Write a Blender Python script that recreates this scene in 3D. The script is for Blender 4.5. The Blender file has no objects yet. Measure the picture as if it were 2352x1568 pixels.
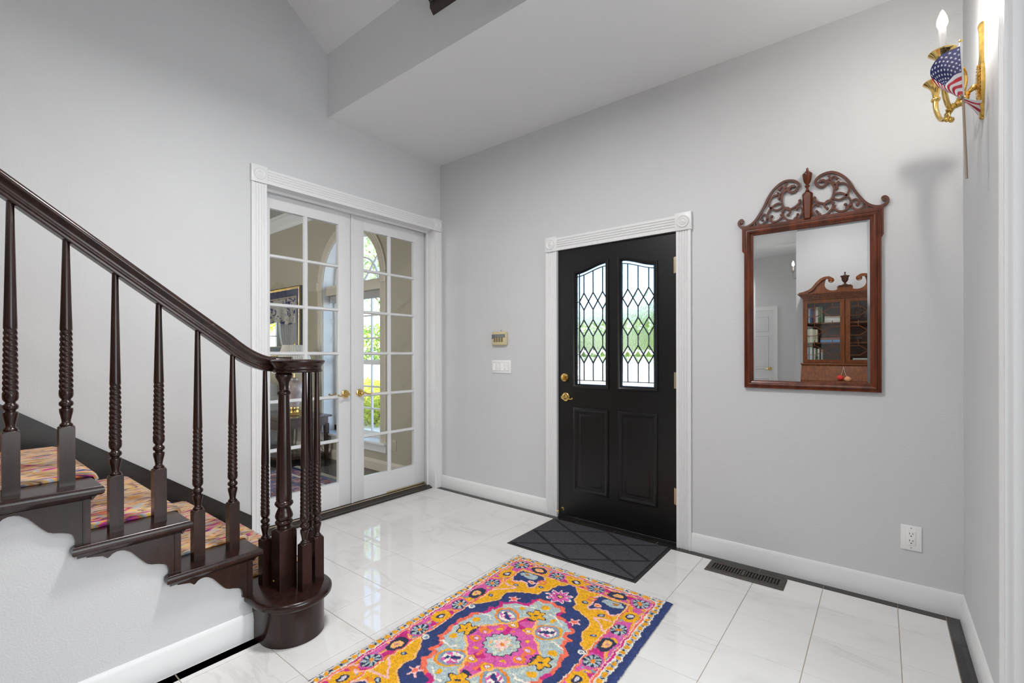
import bpy, bmesh, math, random
import numpy as np
from mathutils import Vector, Matrix

random.seed(7)
rng = np.random.default_rng(7)
S = bpy.context.scene
COL = S.collection
PI = math.pi

# ---------------------------------------------------------------- camera
cd = bpy.data.cameras.new('camera')
cam = bpy.data.objects.new('camera', cd)
COL.objects.link(cam)
cd.sensor_width = 36.0
cd.lens = 1069.79 * 36.0 / 2352.0
cd.shift_y = 29.35 / 2352.0
cd.clip_start = 0.02
cd.clip_end = 400
cam.matrix_world = (Matrix.Translation((3.2391, -3.0019, 1.235)) @ Matrix.Rotation(math.radians(38.436), 4, 'Z')
                    @ Matrix.Rotation(math.radians(90), 4, 'X') @ Matrix.Rotation(math.radians(-0.0913), 4, 'Z'))
S.camera = cam

# ---------------------------------------------------------------- world, sun, daylight
W = bpy.data.worlds.new('sky')
S.world = W
W.use_nodes = True
wn = W.node_tree.nodes
wl = W.node_tree.links
wn.clear()
sky = wn.new('ShaderNodeTexSky')
sky.sky_type = 'NISHITA'
sky.sun_disc = False
sky.sun_elevation = math.radians(52)
sky.sun_rotation = math.radians(152)
sky.air_density = 1.0
sky.dust_density = 1.0
bg = wn.new('ShaderNodeBackground')
bg.inputs[1].default_value = 0.85
wo = wn.new('ShaderNodeOutputWorld')
wl.new(sky.outputs[0], bg.inputs[0])
wl.new(bg.outputs[0], wo.inputs[0])

sd = bpy.data.lights.new('sun', 'SUN')
sd.energy = 16.0
sd.angle = math.radians(0.6)
sd.color = (1.0, 0.95, 0.86)
sun = bpy.data.objects.new('sun', sd)
COL.objects.link(sun)
sun.rotation_euler = (math.radians(42), 0, math.radians(28))   # from behind the house, high


def area(name, loc, rot, sx, sy, power, color=(1, 1, 1), portal=False):
    d = bpy.data.lights.new(name, 'AREA')
    d.shape = 'RECTANGLE'
    d.size = sx
    d.size_y = sy
    d.energy = power
    d.color = color
    if portal:
        d.cycles.is_portal = True
    o = bpy.data.objects.new(name, d)
    COL.objects.link(o)
    o.location = loc
    o.rotation_euler = [math.radians(a) for a in rot]
    return o


# inferred daylight of the unseen right room, added dining fill, sky portals at windows
area('daylight_right_room', (6.70, -2.05, 1.55), (0, 90, 0), 2.4, 2.6, 108, (0.93, 0.975, 1.0))
area('fill_dining_back', (-2.6, -4.15, 1.6), (90, 0, 0), 2.4, 1.8, 75, (1.0, 0.99, 0.97))  # fill lamp added to brighten the dining room; its back wall has no window
area('portal_arched_window', (-1.49, 0.30, 1.45), (90, 0, 0), 1.3, 2.5, 1, portal=True)
area('portal_side_window', (-5.72, -0.75, 1.3), (0, -90, 0), 1.9, 1.1, 1, portal=True)

S.view_settings.view_transform = 'Standard'
S.view_settings.look = 'None'
S.view_settings.gamma = 1.0
S.view_settings.exposure = 0.21
S.view_settings.use_curve_mapping = False
S.cycles.use_denoising = True
S.cycles.max_bounces = 12
S.cycles.diffuse_bounces = 6
S.cycles.glossy_bounces = 6
S.cycles.transmission_bounces = 8
S.cycles.transparent_max_bounces = 16
S.cycles.sample_clamp_indirect = 6.0
S.cycles.blur_glossy = 0.1
S.cycles.caustics_reflective = False
S.cycles.use_adaptive_sampling = True
S.cycles.adaptive_threshold = 0.02


# ================================================================ materials
M = {}


def nm(name):
    m = bpy.data.materials.new(name)
    m.use_nodes = True
    nt = m.node_tree
    nt.nodes.clear()
    out = nt.nodes.new('ShaderNodeOutputMaterial')
    M[name] = m
    return m, nt, out


def N(nt, t, **kw):
    n = nt.nodes.new(t)
    for k, v in kw.items():
        setattr(n, k, v)
    return n


def ramp(nt, stops, interp='LINEAR'):
    r = nt.nodes.new('ShaderNodeValToRGB')
    r.color_ramp.interpolation = interp
    e = r.color_ramp.elements
    while len(e) < len(stops):
        e.new(0.5)
    for i, (p, c) in enumerate(stops):
        e[i].position = p
        e[i].color = (c[0], c[1], c[2], 1)
    return r


def pbr(name, col, rough=0.5, metal=0.0, spec=0.5, coat=0.0, coat_r=0.1, bump=None, var=None, stretch=None, emit=None, sheen=0, alpha_info=None):
    """principled material; bump=(scale,strength,dist), var=(scale,amount) mottles the colour, stretch scales the coordinates"""
    m, nt, out = nm(name)
    b = N(nt, 'ShaderNodeBsdfPrincipled')
    b.inputs['Base Color'].default_value = (*col, 1)
    b.inputs['Roughness'].default_value = rough
    b.inputs['Metallic'].default_value = metal
    b.inputs['Specular IOR Level'].default_value = spec
    b.inputs['Coat Weight'].default_value = coat
    b.inputs['Coat Roughness'].default_value = coat_r
    if sheen:
        b.inputs['Sheen Weight'].default_value = sheen
    if emit:
        b.inputs['Emission Color'].default_value = (*emit[0], 1)
        b.inputs['Emission Strength'].default_value = emit[1]
    nt.links.new(b.outputs[0], out.inputs[0])
    src = None
    if bump or var:
        tc = N(nt, 'ShaderNodeTexCoord')
        src = tc.outputs['Object']
        if stretch:
            mp = N(nt, 'ShaderNodeMapping')
            mp.inputs['Scale'].default_value = stretch
            nt.links.new(src, mp.inputs[0])
            src = mp.outputs[0]
    if bump:
        n = N(nt, 'ShaderNodeTexNoise')
        n.inputs['Scale'].default_value = bump[0]
        n.inputs['Detail'].default_value = 3
        bp = N(nt, 'ShaderNodeBump')
        bp.inputs['Strength'].default_value = bump[1]
        bp.inputs['Distance'].default_value = bump[2]
        nt.links.new(src, n.inputs['Vector'])
        nt.links.new(n.outputs[0], bp.inputs['Height'])
        nt.links.new(bp.outputs[0], b.inputs['Normal'])
        if coat:
            nt.links.new(bp.outputs[0], b.inputs['Coat Normal'])
    if var:
        n2 = N(nt, 'ShaderNodeTexNoise')
        n2.inputs['Scale'].default_value = var[0]
        n2.inputs['Detail'].default_value = 4
        nt.links.new(src, n2.inputs['Vector'])
        a = var[1]
        lo = [max(0, c * (1 - a)) for c in col]
        hi = [min(1, c * (1 + a)) for c in col]
        r = ramp(nt, [(0.3, lo), (0.7, hi)])
        nt.links.new(n2.outputs[0], r.inputs[0])
        nt.links.new(r.outputs[0], b.inputs['Base Color'])
    return m


pbr('wall_paint', (0.592, 0.600, 0.610), 0.5, bump=(150, 0.32, 0.005), spec=0.3)
pbr('ceiling_paint', (0.77, 0.785, 0.80), 0.6, bump=(120, 0.12, 0.003), spec=0.2)
pbr('beige_paint', (0.40, 0.365, 0.275), 0.6, bump=(140, 0.25, 0.004), spec=0.3)
pbr('cream_trim', (0.60, 0.54, 0.44), 0.35)
pbr('white_trim', (0.73, 0.735, 0.74), 0.32, spec=0.45)
pbr('white_door', (0.67, 0.67, 0.68), 0.30, spec=0.5)
pbr('white_plastic', (0.80, 0.80, 0.80), 0.3)
pbr('black_door_paint', (0.0045, 0.0045, 0.005), 0.33, spec=0.45, bump=(60, 0.08, 0.002), stretch=(6, 6, 0.6))
pbr('black_metal', (0.01, 0.01, 0.01), 0.4)
pbr('lead', (0.015, 0.016, 0.018), 0.45, metal=0.3)
pbr('dark_wood', (0.020, 0.0075, 0.0055), 0.23, spec=0.45, var=(9, 0.45), stretch=(4, 4, 0.5))
pbr('skirt_wood', (0.013, 0.010, 0.009), 0.30, spec=0.5, var=(12, 0.4), stretch=(4, 1, 4))
pbr('threshold_wood', (0.022, 0.015, 0.010), 0.3, var=(14, 0.5), stretch=(6, 0.5, 6))
pbr('mahogany', (0.100, 0.021, 0.006), 0.26, spec=0.4, var=(10, 0.4), stretch=(3, 3, 0.6))
pbr('mahogany_fret', (0.090, 0.022, 0.008), 0.33, spec=0.4, var=(25, 0.35))
pbr('desk_wood', (0.145, 0.040, 0.008), 0.3, spec=0.4, var=(9, 0.35), stretch=(4, 4, 0.6))
pbr('desk_wood_dark', (0.055, 0.018, 0.008), 0.35, var=(8, 0.4))
pbr('brass', (0.83, 0.59, 0.20), 0.16, metal=1.0)
pbr('antique_gold', (0.70, 0.46, 0.12), 0.26, metal=1.0, var=(40, 0.3))
pbr('pewter', (0.42, 0.40, 0.36), 0.3, metal=1.0)
pbr('hinge_metal', (0.72, 0.62, 0.42), 0.3, metal=1.0)
pbr('black_tile', (0.020, 0.018, 0.017), 0.12, spec=0.5, var=(6, 0.3))
pbr('grout', (0.40, 0.33, 0.25), 0.85, bump=(300, 0.2, 0.001))
pbr('register_metal', (0.040, 0.030, 0.023), 0.42, metal=0.2)
pbr('register_dark', (0.006, 0.003, 0.003), 0.7)
pbr('keypad_plastic', (0.58, 0.50, 0.30), 0.4)
pbr('keypad_key', (0.14, 0.105, 0.04), 0.5)
pbr('keypad_screen', (0.022, 0.024, 0.030), 0.2)
pbr('keypad_print', (0.16, 0.16, 0.17), 0.4)
pbr('outlet_beige', (0.50, 0.43, 0.33), 0.4)
pbr('dark_floor', (0.022, 0.015, 0.012), 0.25, var=(5, 0.4), stretch=(8, 0.6, 1))
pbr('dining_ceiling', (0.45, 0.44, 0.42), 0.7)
pbr('navy_frame', (0.035, 0.045, 0.095), 0.35)
pbr('table_wood', (0.05, 0.022, 0.013), 0.22, coat=0.3, var=(9, 0.4), stretch=(1, 5, 5))
pbr('lamp_shade', (0.72, 0.68, 0.60), 0.8, bump=(9, 0.0, 0.0))
pbr('lamp_vase', (0.42, 0.32, 0.30), 0.12, coat=0.5, var=(18, 0.35))
pbr('sofa_fabric', (0.74, 0.77, 0.86), 0.9, bump=(400, 0.2, 0.002))
pbr('pillow_fabric', (0.52, 0.46, 0.38), 0.9, bump=(300, 0.3, 0.002))
pbr('curtain_fabric', (0.72, 0.72, 0.74), 0.85)
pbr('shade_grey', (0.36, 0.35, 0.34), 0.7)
pbr('rubber', (0.020, 0.020, 0.020), 0.6)
pbr('cord', (0.012, 0.012, 0.012), 0.5)
pbr('flag_stick_wood', (0.30, 0.23, 0.17), 0.55)
pbr('flag_stick_white', (0.75, 0.75, 0.76), 0.4)
pbr('candle_sleeve', (0.80, 0.79, 0.76), 0.4)
pbr('fringe', (0.42, 0.36, 0.28), 0.9)
pbr('concrete', (0.62, 0.60, 0.57), 0.9, var=(3, 0.12))
pbr('stucco_white', (0.72, 0.71, 0.69), 0.85)
pbr('soil', (0.16, 0.11, 0.07), 0.95, var=(6, 0.4))
pbr('bark', (0.13, 0.09, 0.06), 0.9, var=(14, 0.4))
pbr('car_paint', (0.30, 0.36, 0.42), 0.25, coat=0.6)
pbr('fence_wood', (0.22, 0.16, 0.11), 0.8, var=(7, 0.3))
pbr('felt_red', (0.62, 0.03, 0.02), 0.7)
pbr('felt_peach', (0.70, 0.32, 0.16), 0.7)
pbr('bulb_glow', (1, 1, 1), 0.4, emit=((1.0, 0.95, 0.87), 500.0))
for i, c in enumerate([(0.55, 0.52, 0.42), (0.62, 0.60, 0.55), (0.05, 0.05, 0.06), (0.10, 0.16, 0.07), (0.22, 0.05, 0.06),
                       (0.06, 0.13, 0.28), (0.30, 0.10, 0.07), (0.62, 0.56, 0.40), (0.10, 0.28, 0.52), (0.66, 0.66, 0.62)]):
    pbr('book_%d' % i, c, 0.6)
pbr('book_pages', (0.66, 0.62, 0.52), 0.9)


def leaf_mat(name, c1, c2):
    m, nt, out = nm(name)
    oi = N(nt, 'ShaderNodeNewGeometry')
    r = ramp(nt, [(0.0, c1), (1.0, c2)])
    nt.links.new(oi.outputs['Random Per Island'], r.inputs[0])
    d = N(nt, 'ShaderNodeBsdfDiffuse')
    t = N(nt, 'ShaderNodeBsdfTranslucent')
    nt.links.new(r.outputs[0], d.inputs[0])
    nt.links.new(r.outputs[0], t.inputs[0])
    mx = N(nt, 'ShaderNodeMixShader')
    mx.inputs[0].default_value = 0.4
    nt.links.new(d.outputs[0], mx.inputs[1])
    nt.links.new(t.outputs[0], mx.inputs[2])
    nt.links.new(mx.outputs[0], out.inputs[0])


leaf_mat('leaf_green', (0.10, 0.22, 0.04), (0.38, 0.50, 0.10))
leaf_mat('leaf_yellow', (0.36, 0.44, 0.05), (0.62, 0.62, 0.12))
leaf_mat('leaf_pale', (0.26, 0.36, 0.16), (0.62, 0.68, 0.48))
leaf_mat('leaf_mid', (0.20, 0.34, 0.08), (0.52, 0.62, 0.24))
leaf_mat('leaf_dark', (0.05, 0.12, 0.03), (0.16, 0.28, 0.07))


def glass_mat(name, tint=(1, 1, 1)):
    """clear window pane: straight-through transparency with a mirror reflection that grows at grazing angles"""
    m, nt, out = nm(name)
    lw = N(nt, 'ShaderNodeLayerWeight')
    lw.inputs[0].default_value = 0.5
    p = N(nt, 'ShaderNodeMath', operation='POWER')
    p.inputs[1].default_value = 5.0
    nt.links.new(lw.outputs['Facing'], p.inputs[0])
    ma = N(nt, 'ShaderNodeMath', operation='MULTIPLY_ADD')
    ma.inputs[1].default_value = 0.94
    ma.inputs[2].default_value = 0.045
    nt.links.new(p.outputs[0], ma.inputs[0])
    t = N(nt, 'ShaderNodeBsdfTransparent')
    t.inputs[0].default_value = (*tint, 1)
    g = N(nt, 'ShaderNodeBsdfGlossy')
    g.inputs['Roughness'].default_value = 0.0
    mx = N(nt, 'ShaderNodeMixShader')
    nt.links.new(ma.outputs[0], mx.inputs[0])
    nt.links.new(t.outputs[0], mx.inputs[1])
    nt.links.new(g.outputs[0], mx.inputs[2])
    nt.links.new(mx.outputs[0], out.inputs[0])


glass_mat('clear_glass', (0.97, 0.98, 0.975))


def textured_glass(name, rough, scale, strength, clear):
    m, nt, out = nm(name)
    tc = N(nt, 'ShaderNodeTexCoord')
    mp = N(nt, 'ShaderNodeMapping')
    mp.inputs['Scale'].default_value = (1, 1, 0.45)
    mp.inputs['Rotation'].default_value = (0, 0.4, 0)
    n = N(nt, 'ShaderNodeTexNoise')
    n.inputs['Scale'].default_value = scale
    n.inputs['Detail'].default_value = 4
    bp = N(nt, 'ShaderNodeBump')
    bp.inputs['Strength'].default_value = strength
    bp.inputs['Distance'].default_value = 0.01
    nt.links.new(tc.outputs['Object'], mp.inputs[0])
    nt.links.new(mp.outputs[0], n.inputs['Vector'])
    nt.links.new(n.outputs[0], bp.inputs['Height'])
    r = N(nt, 'ShaderNodeBsdfRefraction')
    r.inputs['Roughness'].default_value = rough
    r.inputs['IOR'].default_value = 1.12
    r.inputs['Color'].default_value = (0.60, 0.63, 0.66, 1)
    nt.links.new(bp.outputs[0], r.inputs['Normal'])
    t = N(nt, 'ShaderNodeBsdfTransparent')
    mx = N(nt, 'ShaderNodeMixShader')
    mx.inputs[0].default_value = clear
    nt.links.new(r.outputs[0], mx.inputs[1])
    nt.links.new(t.outputs[0], mx.inputs[2])
    g = N(nt, 'ShaderNodeBsdfGlossy')
    g.inputs['Roughness'].default_value = 0.08
    nt.links.new(bp.outputs[0], g.inputs['Normal'])
    m2 = N(nt, 'ShaderNodeMixShader')
    m2.inputs[0].default_value = 0.05
    nt.links.new(mx.outputs[0], m2.inputs[1])
    nt.links.new(g.outputs[0], m2.inputs[2])
    nt.links.new(m2.outputs[0], out.inputs[0])


textured_glass('seedy_glass', 0.22, 95, 0.5, 0.0)
textured_glass('bevel_glass', 0.0, 60, 0.05, 0.15)

m, nt, out = nm('mirror_silver')
g = N(nt, 'ShaderNodeBsdfGlossy')
g.inputs['Color'].default_value = (0.93, 0.935, 0.93, 1)
g.inputs['Roughness'].default_value = 0.0
nt.links.new(g.outputs[0], out.inputs[0])

# white marble: each tile shifts the vein pattern by its own random number
m, nt, out = nm('marble')
tc = N(nt, 'ShaderNodeTexCoord')
oi = N(nt, 'ShaderNodeObjectInfo')
cmb = N(nt, 'ShaderNodeVectorMath', operation='SCALE')
cmb.inputs[0].default_value = (37.0, 91.0, 13.0)
nt.links.new(oi.outputs['Random'], cmb.inputs['Scale'])
ad = N(nt, 'ShaderNodeVectorMath', operation='ADD')
nt.links.new(tc.outputs['Object'], ad.inputs[0])
nt.links.new(cmb.outputs[0], ad.inputs[1])
mp = N(nt, 'ShaderNodeMapping')
mp.inputs['Rotation'].default_value = (0, 0, 0.6)
mp.inputs['Scale'].default_value = (0.55, 2.1, 1)
nt.links.new(ad.outputs[0], mp.inputs[0])
n1 = N(nt, 'ShaderNodeTexNoise')
n1.inputs['Scale'].default_value = 1.7
n1.inputs['Detail'].default_value = 6
n1.inputs['Roughness'].default_value = 0.6
n1.inputs['Distortion'].default_value = 0.9
nt.links.new(mp.outputs[0], n1.inputs['Vector'])
r1 = ramp(nt, [(0.0, (0.73, 0.722, 0.71)), (0.475, (0.72, 0.712, 0.70)), (0.505, (0.635, 0.628, 0.62)), (0.54, (0.71, 0.70, 0.69)), (1.0, (0.74, 0.732, 0.72))])
nt.links.new(n1.outputs[0], r1.inputs[0])
n2 = N(nt, 'ShaderNodeTexNoise')
n2.inputs['Scale'].default_value = 3.0
n2.inputs['Detail'].default_value = 3
nt.links.new(ad.outputs[0], n2.inputs['Vector'])
r2 = ramp(nt, [(0.35, (0.74, 0.732, 0.72)), (0.6, (0.71, 0.703, 0.69))])
nt.links.new(n2.outputs[0], r2.inputs[0])
r3 = ramp(nt, [(0.42, (0, 0, 0)), (0.62, (1, 1, 1))])
nt.links.new(n2.outputs[0], r3.inputs[0])
mix = N(nt, 'ShaderNodeMix', data_type='RGBA')
nt.links.new(r3.outputs[0], mix.inputs[0])
nt.links.new(r2.outputs[0], mix.inputs[6])
nt.links.new(r1.outputs[0], mix.inputs[7])
b = N(nt, 'ShaderNodeBsdfPrincipled')
b.inputs['Roughness'].default_value = 0.025
b.inputs['Specular IOR Level'].default_value = 0.55
nt.links.new(mix.outputs[2], b.inputs['Base Color'])
nt.links.new(b.outputs[0], out.inputs[0])


def attr_mat(name, rough=0.95, bump=None, rand=0.0, spec=0.1):
    m, nt, out = nm(name)
    a = N(nt, 'ShaderNodeAttribute')
    a.attribute_name = 'Col'
    b = N(nt, 'ShaderNodeBsdfPrincipled')
    b.inputs['Roughness'].default_value = rough
    b.inputs['Specular IOR Level'].default_value = spec
    nt.links.new(a.outputs['Color'], b.inputs['Base Color'])
    if bump:
        tc = N(nt, 'ShaderNodeTexCoord')
        n = N(nt, 'ShaderNodeTexNoise')
        n.inputs['Scale'].default_value = bump[0]
        n.inputs['Detail'].default_value = 2
        nt.links.new(tc.outputs['Object'], n.inputs['Vector'])
        bp = N(nt, 'ShaderNodeBump')
        bp.inputs['Strength'].default_value = bump[1]
        bp.inputs['Distance'].default_value = bump[2]
        nt.links.new(n.outputs[0], bp.inputs['Height'])
        nt.links.new(bp.outputs[0], b.inputs['Normal'])
    nt.links.new(b.outputs[0], out.inputs[0])


attr_mat('wool_pile', 0.95, (420, 0.55, 0.004))
attr_mat('mat_pile', 0.95, (700, 0.5, 0.003))
attr_mat('flag_cloth', 0.6, None, spec=0.3)


# ================================================================ mesh helpers
WL = {}


class MB:
    def __init__(s):
        s.v = []
        s.f = []

    def add(s, vs, fs):
        o = len(s.v)
        s.v += [tuple(v) for v in vs]
        s.f += [tuple(i + o for i in f) for f in fs]
        return s

    def box(s, x0, x1, y0, y1, z0, z1):
        return s.add([(x0, y0, z0), (x1, y0, z0), (x1, y1, z0), (x0, y1, z0), (x0, y0, z1), (x1, y0, z1), (x1, y1, z1), (x0, y1, z1)],
                     [(0, 3, 2, 1), (4, 5, 6, 7), (0, 1, 5, 4), (1, 2, 6, 5), (2, 3, 7, 6), (3, 0, 4, 7)])

    def cbox(s, x0, x1, y0, y1, z0, z1, c=0.004):
        """box with chamfered edges"""
        bm = bmesh.new()
        r = bmesh.ops.create_cube(bm, size=1)
        for v in bm.verts:
            v.co = Vector(((x0 + x1) / 2 + v.co.x * (x1 - x0), (y0 + y1) / 2 + v.co.y * (y1 - y0), (z0 + z1) / 2 + v.co.z * (z1 - z0)))
        bmesh.ops.bevel(bm, geom=bm.edges[:], offset=c, segments=2, profile=0.5, affect='EDGES')
        bm.verts.index_update()
        s.add([v.co[:] for v in bm.verts], [[v.index for v in f.verts] for f in bm.faces])
        bm.free()
        return s

    def prism(s, poly, axis, a, b):
        n = len(poly)

        def P(p, t):
            return (t, p[0], p[1]) if axis == 'x' else ((p[0], t, p[1]) if axis == 'y' else (p[0], p[1], t))
        vs = [P(p, a) for p in poly] + [P(p, b) for p in poly]
        fs = [tuple(range(n - 1, -1, -1)), tuple(range(n, 2 * n))]
        fs += [(i, (i + 1) % n, n + (i + 1) % n, n + i) for i in range(n)]
        return s.add(vs, fs)

    def lathe(s, prof, c=(0, 0, 0), seg=24, axis='z', fn=None, caps=True):
        vs = []
        k = len(prof)
        for i in range(seg):
            a = 2 * PI * i / seg
            for (r, h) in prof:
                rr = fn(r, h, a) if fn else r
                x, y, z = rr * math.cos(a), rr * math.sin(a), h
                if axis == 'x':
                    x, y, z = z, x, y
                elif axis == 'y':
                    x, y, z = x, z, y
                vs.append((c[0] + x, c[1] + y, c[2] + z))
        fs = []
        for i in range(seg):
            j = (i + 1) % seg
            for q in range(k - 1):
                fs.append((i * k + q, j * k + q, j * k + q + 1, i * k + q + 1))
        if caps:
            fs.append(tuple(i * k for i in range(seg - 1, -1, -1)))
            fs.append(tuple(i * k + k - 1 for i in range(seg)))
        return s.add(vs, fs)

    def tube(s, path, r, seg=8, closed=False):
        path = [Vector(p) for p in path]
        n = len(path)
        rs = r if isinstance(r, (list, tuple)) else [r] * n
        vs = []
        up = None
        for i in range(n):
            if closed:
                t = path[(i + 1) % n] - path[i - 1]
            else:
                t = path[min(i + 1, n - 1)] - path[max(i - 1, 0)]
            if t.length < 1e-9:
                t = Vector((0, 0, 1))
            t.normalize()
            if up is None:
                up = Vector((0, 0, 1)) if abs(t.z) < 0.9 else Vector((1, 0, 0))
            u = up - t * up.dot(t)
            if u.length < 1e-6:
                u = t.orthogonal()
            u.normalize()
            up = u
            w = t.cross(u)
            for q in range(seg):
                a = 2 * PI * q / seg
                vs.append(path[i] + (u * math.cos(a) + w * math.sin(a)) * rs[i])
        fs = []
        m = n if closed else n - 1
        for i in range(m):
            for q in range(seg):
                q2 = (q + 1) % seg
                j = (i + 1) % n
                fs.append((i * seg + q, i * seg + q2, j * seg + q2, j * seg + q))
        if not closed:
            fs.append(tuple(range(seg - 1, -1, -1)))
            fs.append(tuple((n - 1) * seg + q for q in range(seg)))
        return s.add(vs, fs)

    def loft(s, rings, closed_ring=True, caps=True):
        n = len(rings[0])
        vs = [p for r in rings for p in r]
        fs = []
        for i in range(len(rings) - 1):
            for q in range(n if closed_ring else n - 1):
                q2 = (q + 1) % n
                fs.append((i * n + q, i * n + q2, (i + 1) * n + q2, (i + 1) * n + q))
        if caps and closed_ring:
            fs.append(tuple(range(n - 1, -1, -1)))
            fs.append(tuple((len(rings) - 1) * n + q for q in range(n)))
        return s.add(vs, fs)

    def ribbon(s, pts, w, y0, y1, w_end=None):
        """flat band of width w along a path of (x, z) points, between planes y0 and y1"""
        P = [Vector(p) for p in pts]
        n = len(P)
        L = []
        R = []
        for i in range(n):
            t = (P[min(i + 1, n - 1)] - P[max(i - 1, 0)])
            t.normalize()
            nn = Vector((-t.y, t.x))
            ww = w / 2
            L.append(P[i] + nn * ww)
            R.append(P[i] - nn * ww)
        rings = []
        for i in range(n):
            rings.append([(L[i].x, y0, L[i].y), (L[i].x, y1, L[i].y), (R[i].x, y1, R[i].y), (R[i].x, y0, R[i].y)])
        return s.loft(rings)

    def build(s, name, mat, parent=None, smooth=None, local=False, normals=True):
        me = bpy.data.meshes.new(name)
        off = Vector((0, 0, 0)) if (parent is None or local) else WL[parent.name]
        me.from_pydata([(v[0] - off[0], v[1] - off[1], v[2] - off[2]) for v in s.v], [], s.f)
        if normals:
            bm = bmesh.new()
            bm.from_mesh(me)
            bmesh.ops.recalc_face_normals(bm, faces=bm.faces[:])
            bm.to_mesh(me)
            bm.free()
        mats = mat if isinstance(mat, (list, tuple)) else [mat]
        for q in mats:
            me.materials.append(M[q])
        if smooth:
            me.polygons.foreach_set('use_smooth', [True] * len(me.polygons))
            me.set_sharp_from_angle(angle=math.radians(smooth))
        o = bpy.data.objects.new(name, me)
        COL.objects.link(o)
        WL[o.name] = Vector(off) if parent is not None else Vector((0, 0, 0))
        if parent is not None:
            o.parent = parent
        return o


def thing(name, loc, label=None, cat=None, group=None, kind=None, rz=0.0):
    o = bpy.data.objects.new(name, None)
    o.empty_display_size = 0.1
    COL.objects.link(o)
    o.location = loc
    o.rotation_euler = (0, 0, rz)
    WL[o.name] = Vector(loc)
    return tag(o, label, cat, group, kind)


def tag(o, label=None, cat=None, group=None, kind=None):
    if label:
        o['label'] = label
    if cat:
        o['category'] = cat
    if group:
        o['group'] = group
    if kind:
        o['kind'] = kind
    return o


def struct(name, mb, mat, label=None, smooth=None):
    return tag(mb.build(name, mat, smooth=smooth), label, None, None, 'structure')


def smooth_path(pts, k=4, closed=False):
    """Catmull-Rom through the points"""
    P = [np.array(p, float) for p in pts]
    n = len(P)
    out = []
    for i in range(n if closed else n - 1):
        p0 = P[(i - 1) % n] if closed else P[max(i - 1, 0)]
        p1 = P[i]
        p2 = P[(i + 1) % n]
        p3 = P[(i + 2) % n] if closed else P[min(i + 2, n - 1)]
        for j in range(k):
            t = j / k
            out.append(0.5 * ((2 * p1) + (-p0 + p2) * t + (2 * p0 - 5 * p1 + 4 * p2 - p3) * t * t + (-p0 + 3 * p1 - 3 * p2 + p3) * t ** 3))
    if not closed:
        out.append(P[-1])
    return [tuple(p.tolist()) for p in out]


def set_cols(o, cols):
    """per-vertex colour attribute (linear rgb)"""
    me = o.data
    a = me.color_attributes.new('Col', 'FLOAT_COLOR', 'POINT')
    c = np.ones((len(me.vertices), 4), dtype=np.float32)
    c[:, :3] = cols
    a.data.foreach_set('color', c.ravel())


def srgb(r, g, b):
    f = lambda v: (v / 255 / 12.92) if v / 255 <= 0.04045 else ((v / 255 + 0.055) / 1.055) ** 2.4
    return (f(r), f(g), f(b))


# ================================================================ room shell
RW = 3.537          # right wall face
LC = 3.0            # low ceiling
SOF = -1.134        # edge of the low ceiling
VZ = 3.435          # foot of the vault
struct('wall_front', MB().box(0, 1.304, 0, 0.2, 0, 3.2).box(2.211, 7.0, 0, 0.2, 0, 3.2).box(1.304, 2.211, 0, 0.2, 2.03, 3.2),
       'wall_paint', 'grey painted front wall around the black entry door')
struct('wall_left', MB().box(-0.075, 0, -6.75, -1.579, 0, 5.4).box(-0.075, 0, -1.579, -0.085, 2.385, 5.4).box(-0.075, 0, -0.085, 0.0, 0, 5.4),
       'wall_paint', 'grey wall with the white glazed double doors')
struct('wall_right', MB().box(RW, RW + 0.14, -1.06, 0, 0, 5.4).box(RW, RW + 0.14, -2.75, -1.06, 2.72, 5.4).box(RW, RW + 0.14, -5.0, -2.75, 0, 5.4),
       'wall_paint', 'narrow grey wall carrying the brass sconce')
struct('wall_hall', MB().box(2.265, RW + 0.14, -6.75, -4.9, 0, 5.4), 'wall_paint', 'grey wall behind the glazed bookcase desk')
struct('wall_back', MB().box(-0.15, 2.265, -6.75, -6.6, 0, 5.4), 'wall_paint', 'grey hall wall with a white panelled door')
struct('ceiling', MB().box(-0.1, RW + 0.14, SOF + 0.03, 0.2, LC, LC + 0.06).box(-0.1, RW + 0.14, SOF, SOF + 0.03, LC, VZ + 0.1)
       .prism([(SOF + 0.05, VZ), (-3.4, 5.2), (-5.72, VZ), (-5.72, VZ + 0.15), (-3.4, 5.35), (SOF + 0.05, VZ + 0.15)], 'x', -0.1, RW + 0.14)
       .box(-0.1, RW + 0.14, -5.70, -5.67, LC, VZ + 0.1).box(-0.1, 2.4, -6.75, -5.70, LC, LC + 0.06),
       'ceiling_paint', 'grey vaulted ceiling dropping to a low flat soffit')

# dining room beyond the glazed doors
AX, AR, AZ = -1.49, 0.58, 2.06        # arched window: centre x, radius, spring height


def arch_wall(mb, x0, x1, y0, y1, z0, z1, cx, r, sill, spring, n=28):
    mb.box(x0, cx - r, y0, y1, z0, z1)
    mb.box(cx + r, x1, y0, y1, z0, z1)
    mb.box(cx - r, cx + r, y0, y1, z0, sill)
    for i in range(n):
        a0 = PI - PI * i / n
        a1 = PI - PI * (i + 1) / n
        p0 = (cx + r * math.cos(a0), spring + r * math.sin(a0))
        p1 = (cx + r * math.cos(a1), spring + r * math.sin(a1))
        mb.prism([p0, p1, (p1[0], z1), (p0[0], z1)], 'y', y0, y1)
    return mb


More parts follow.
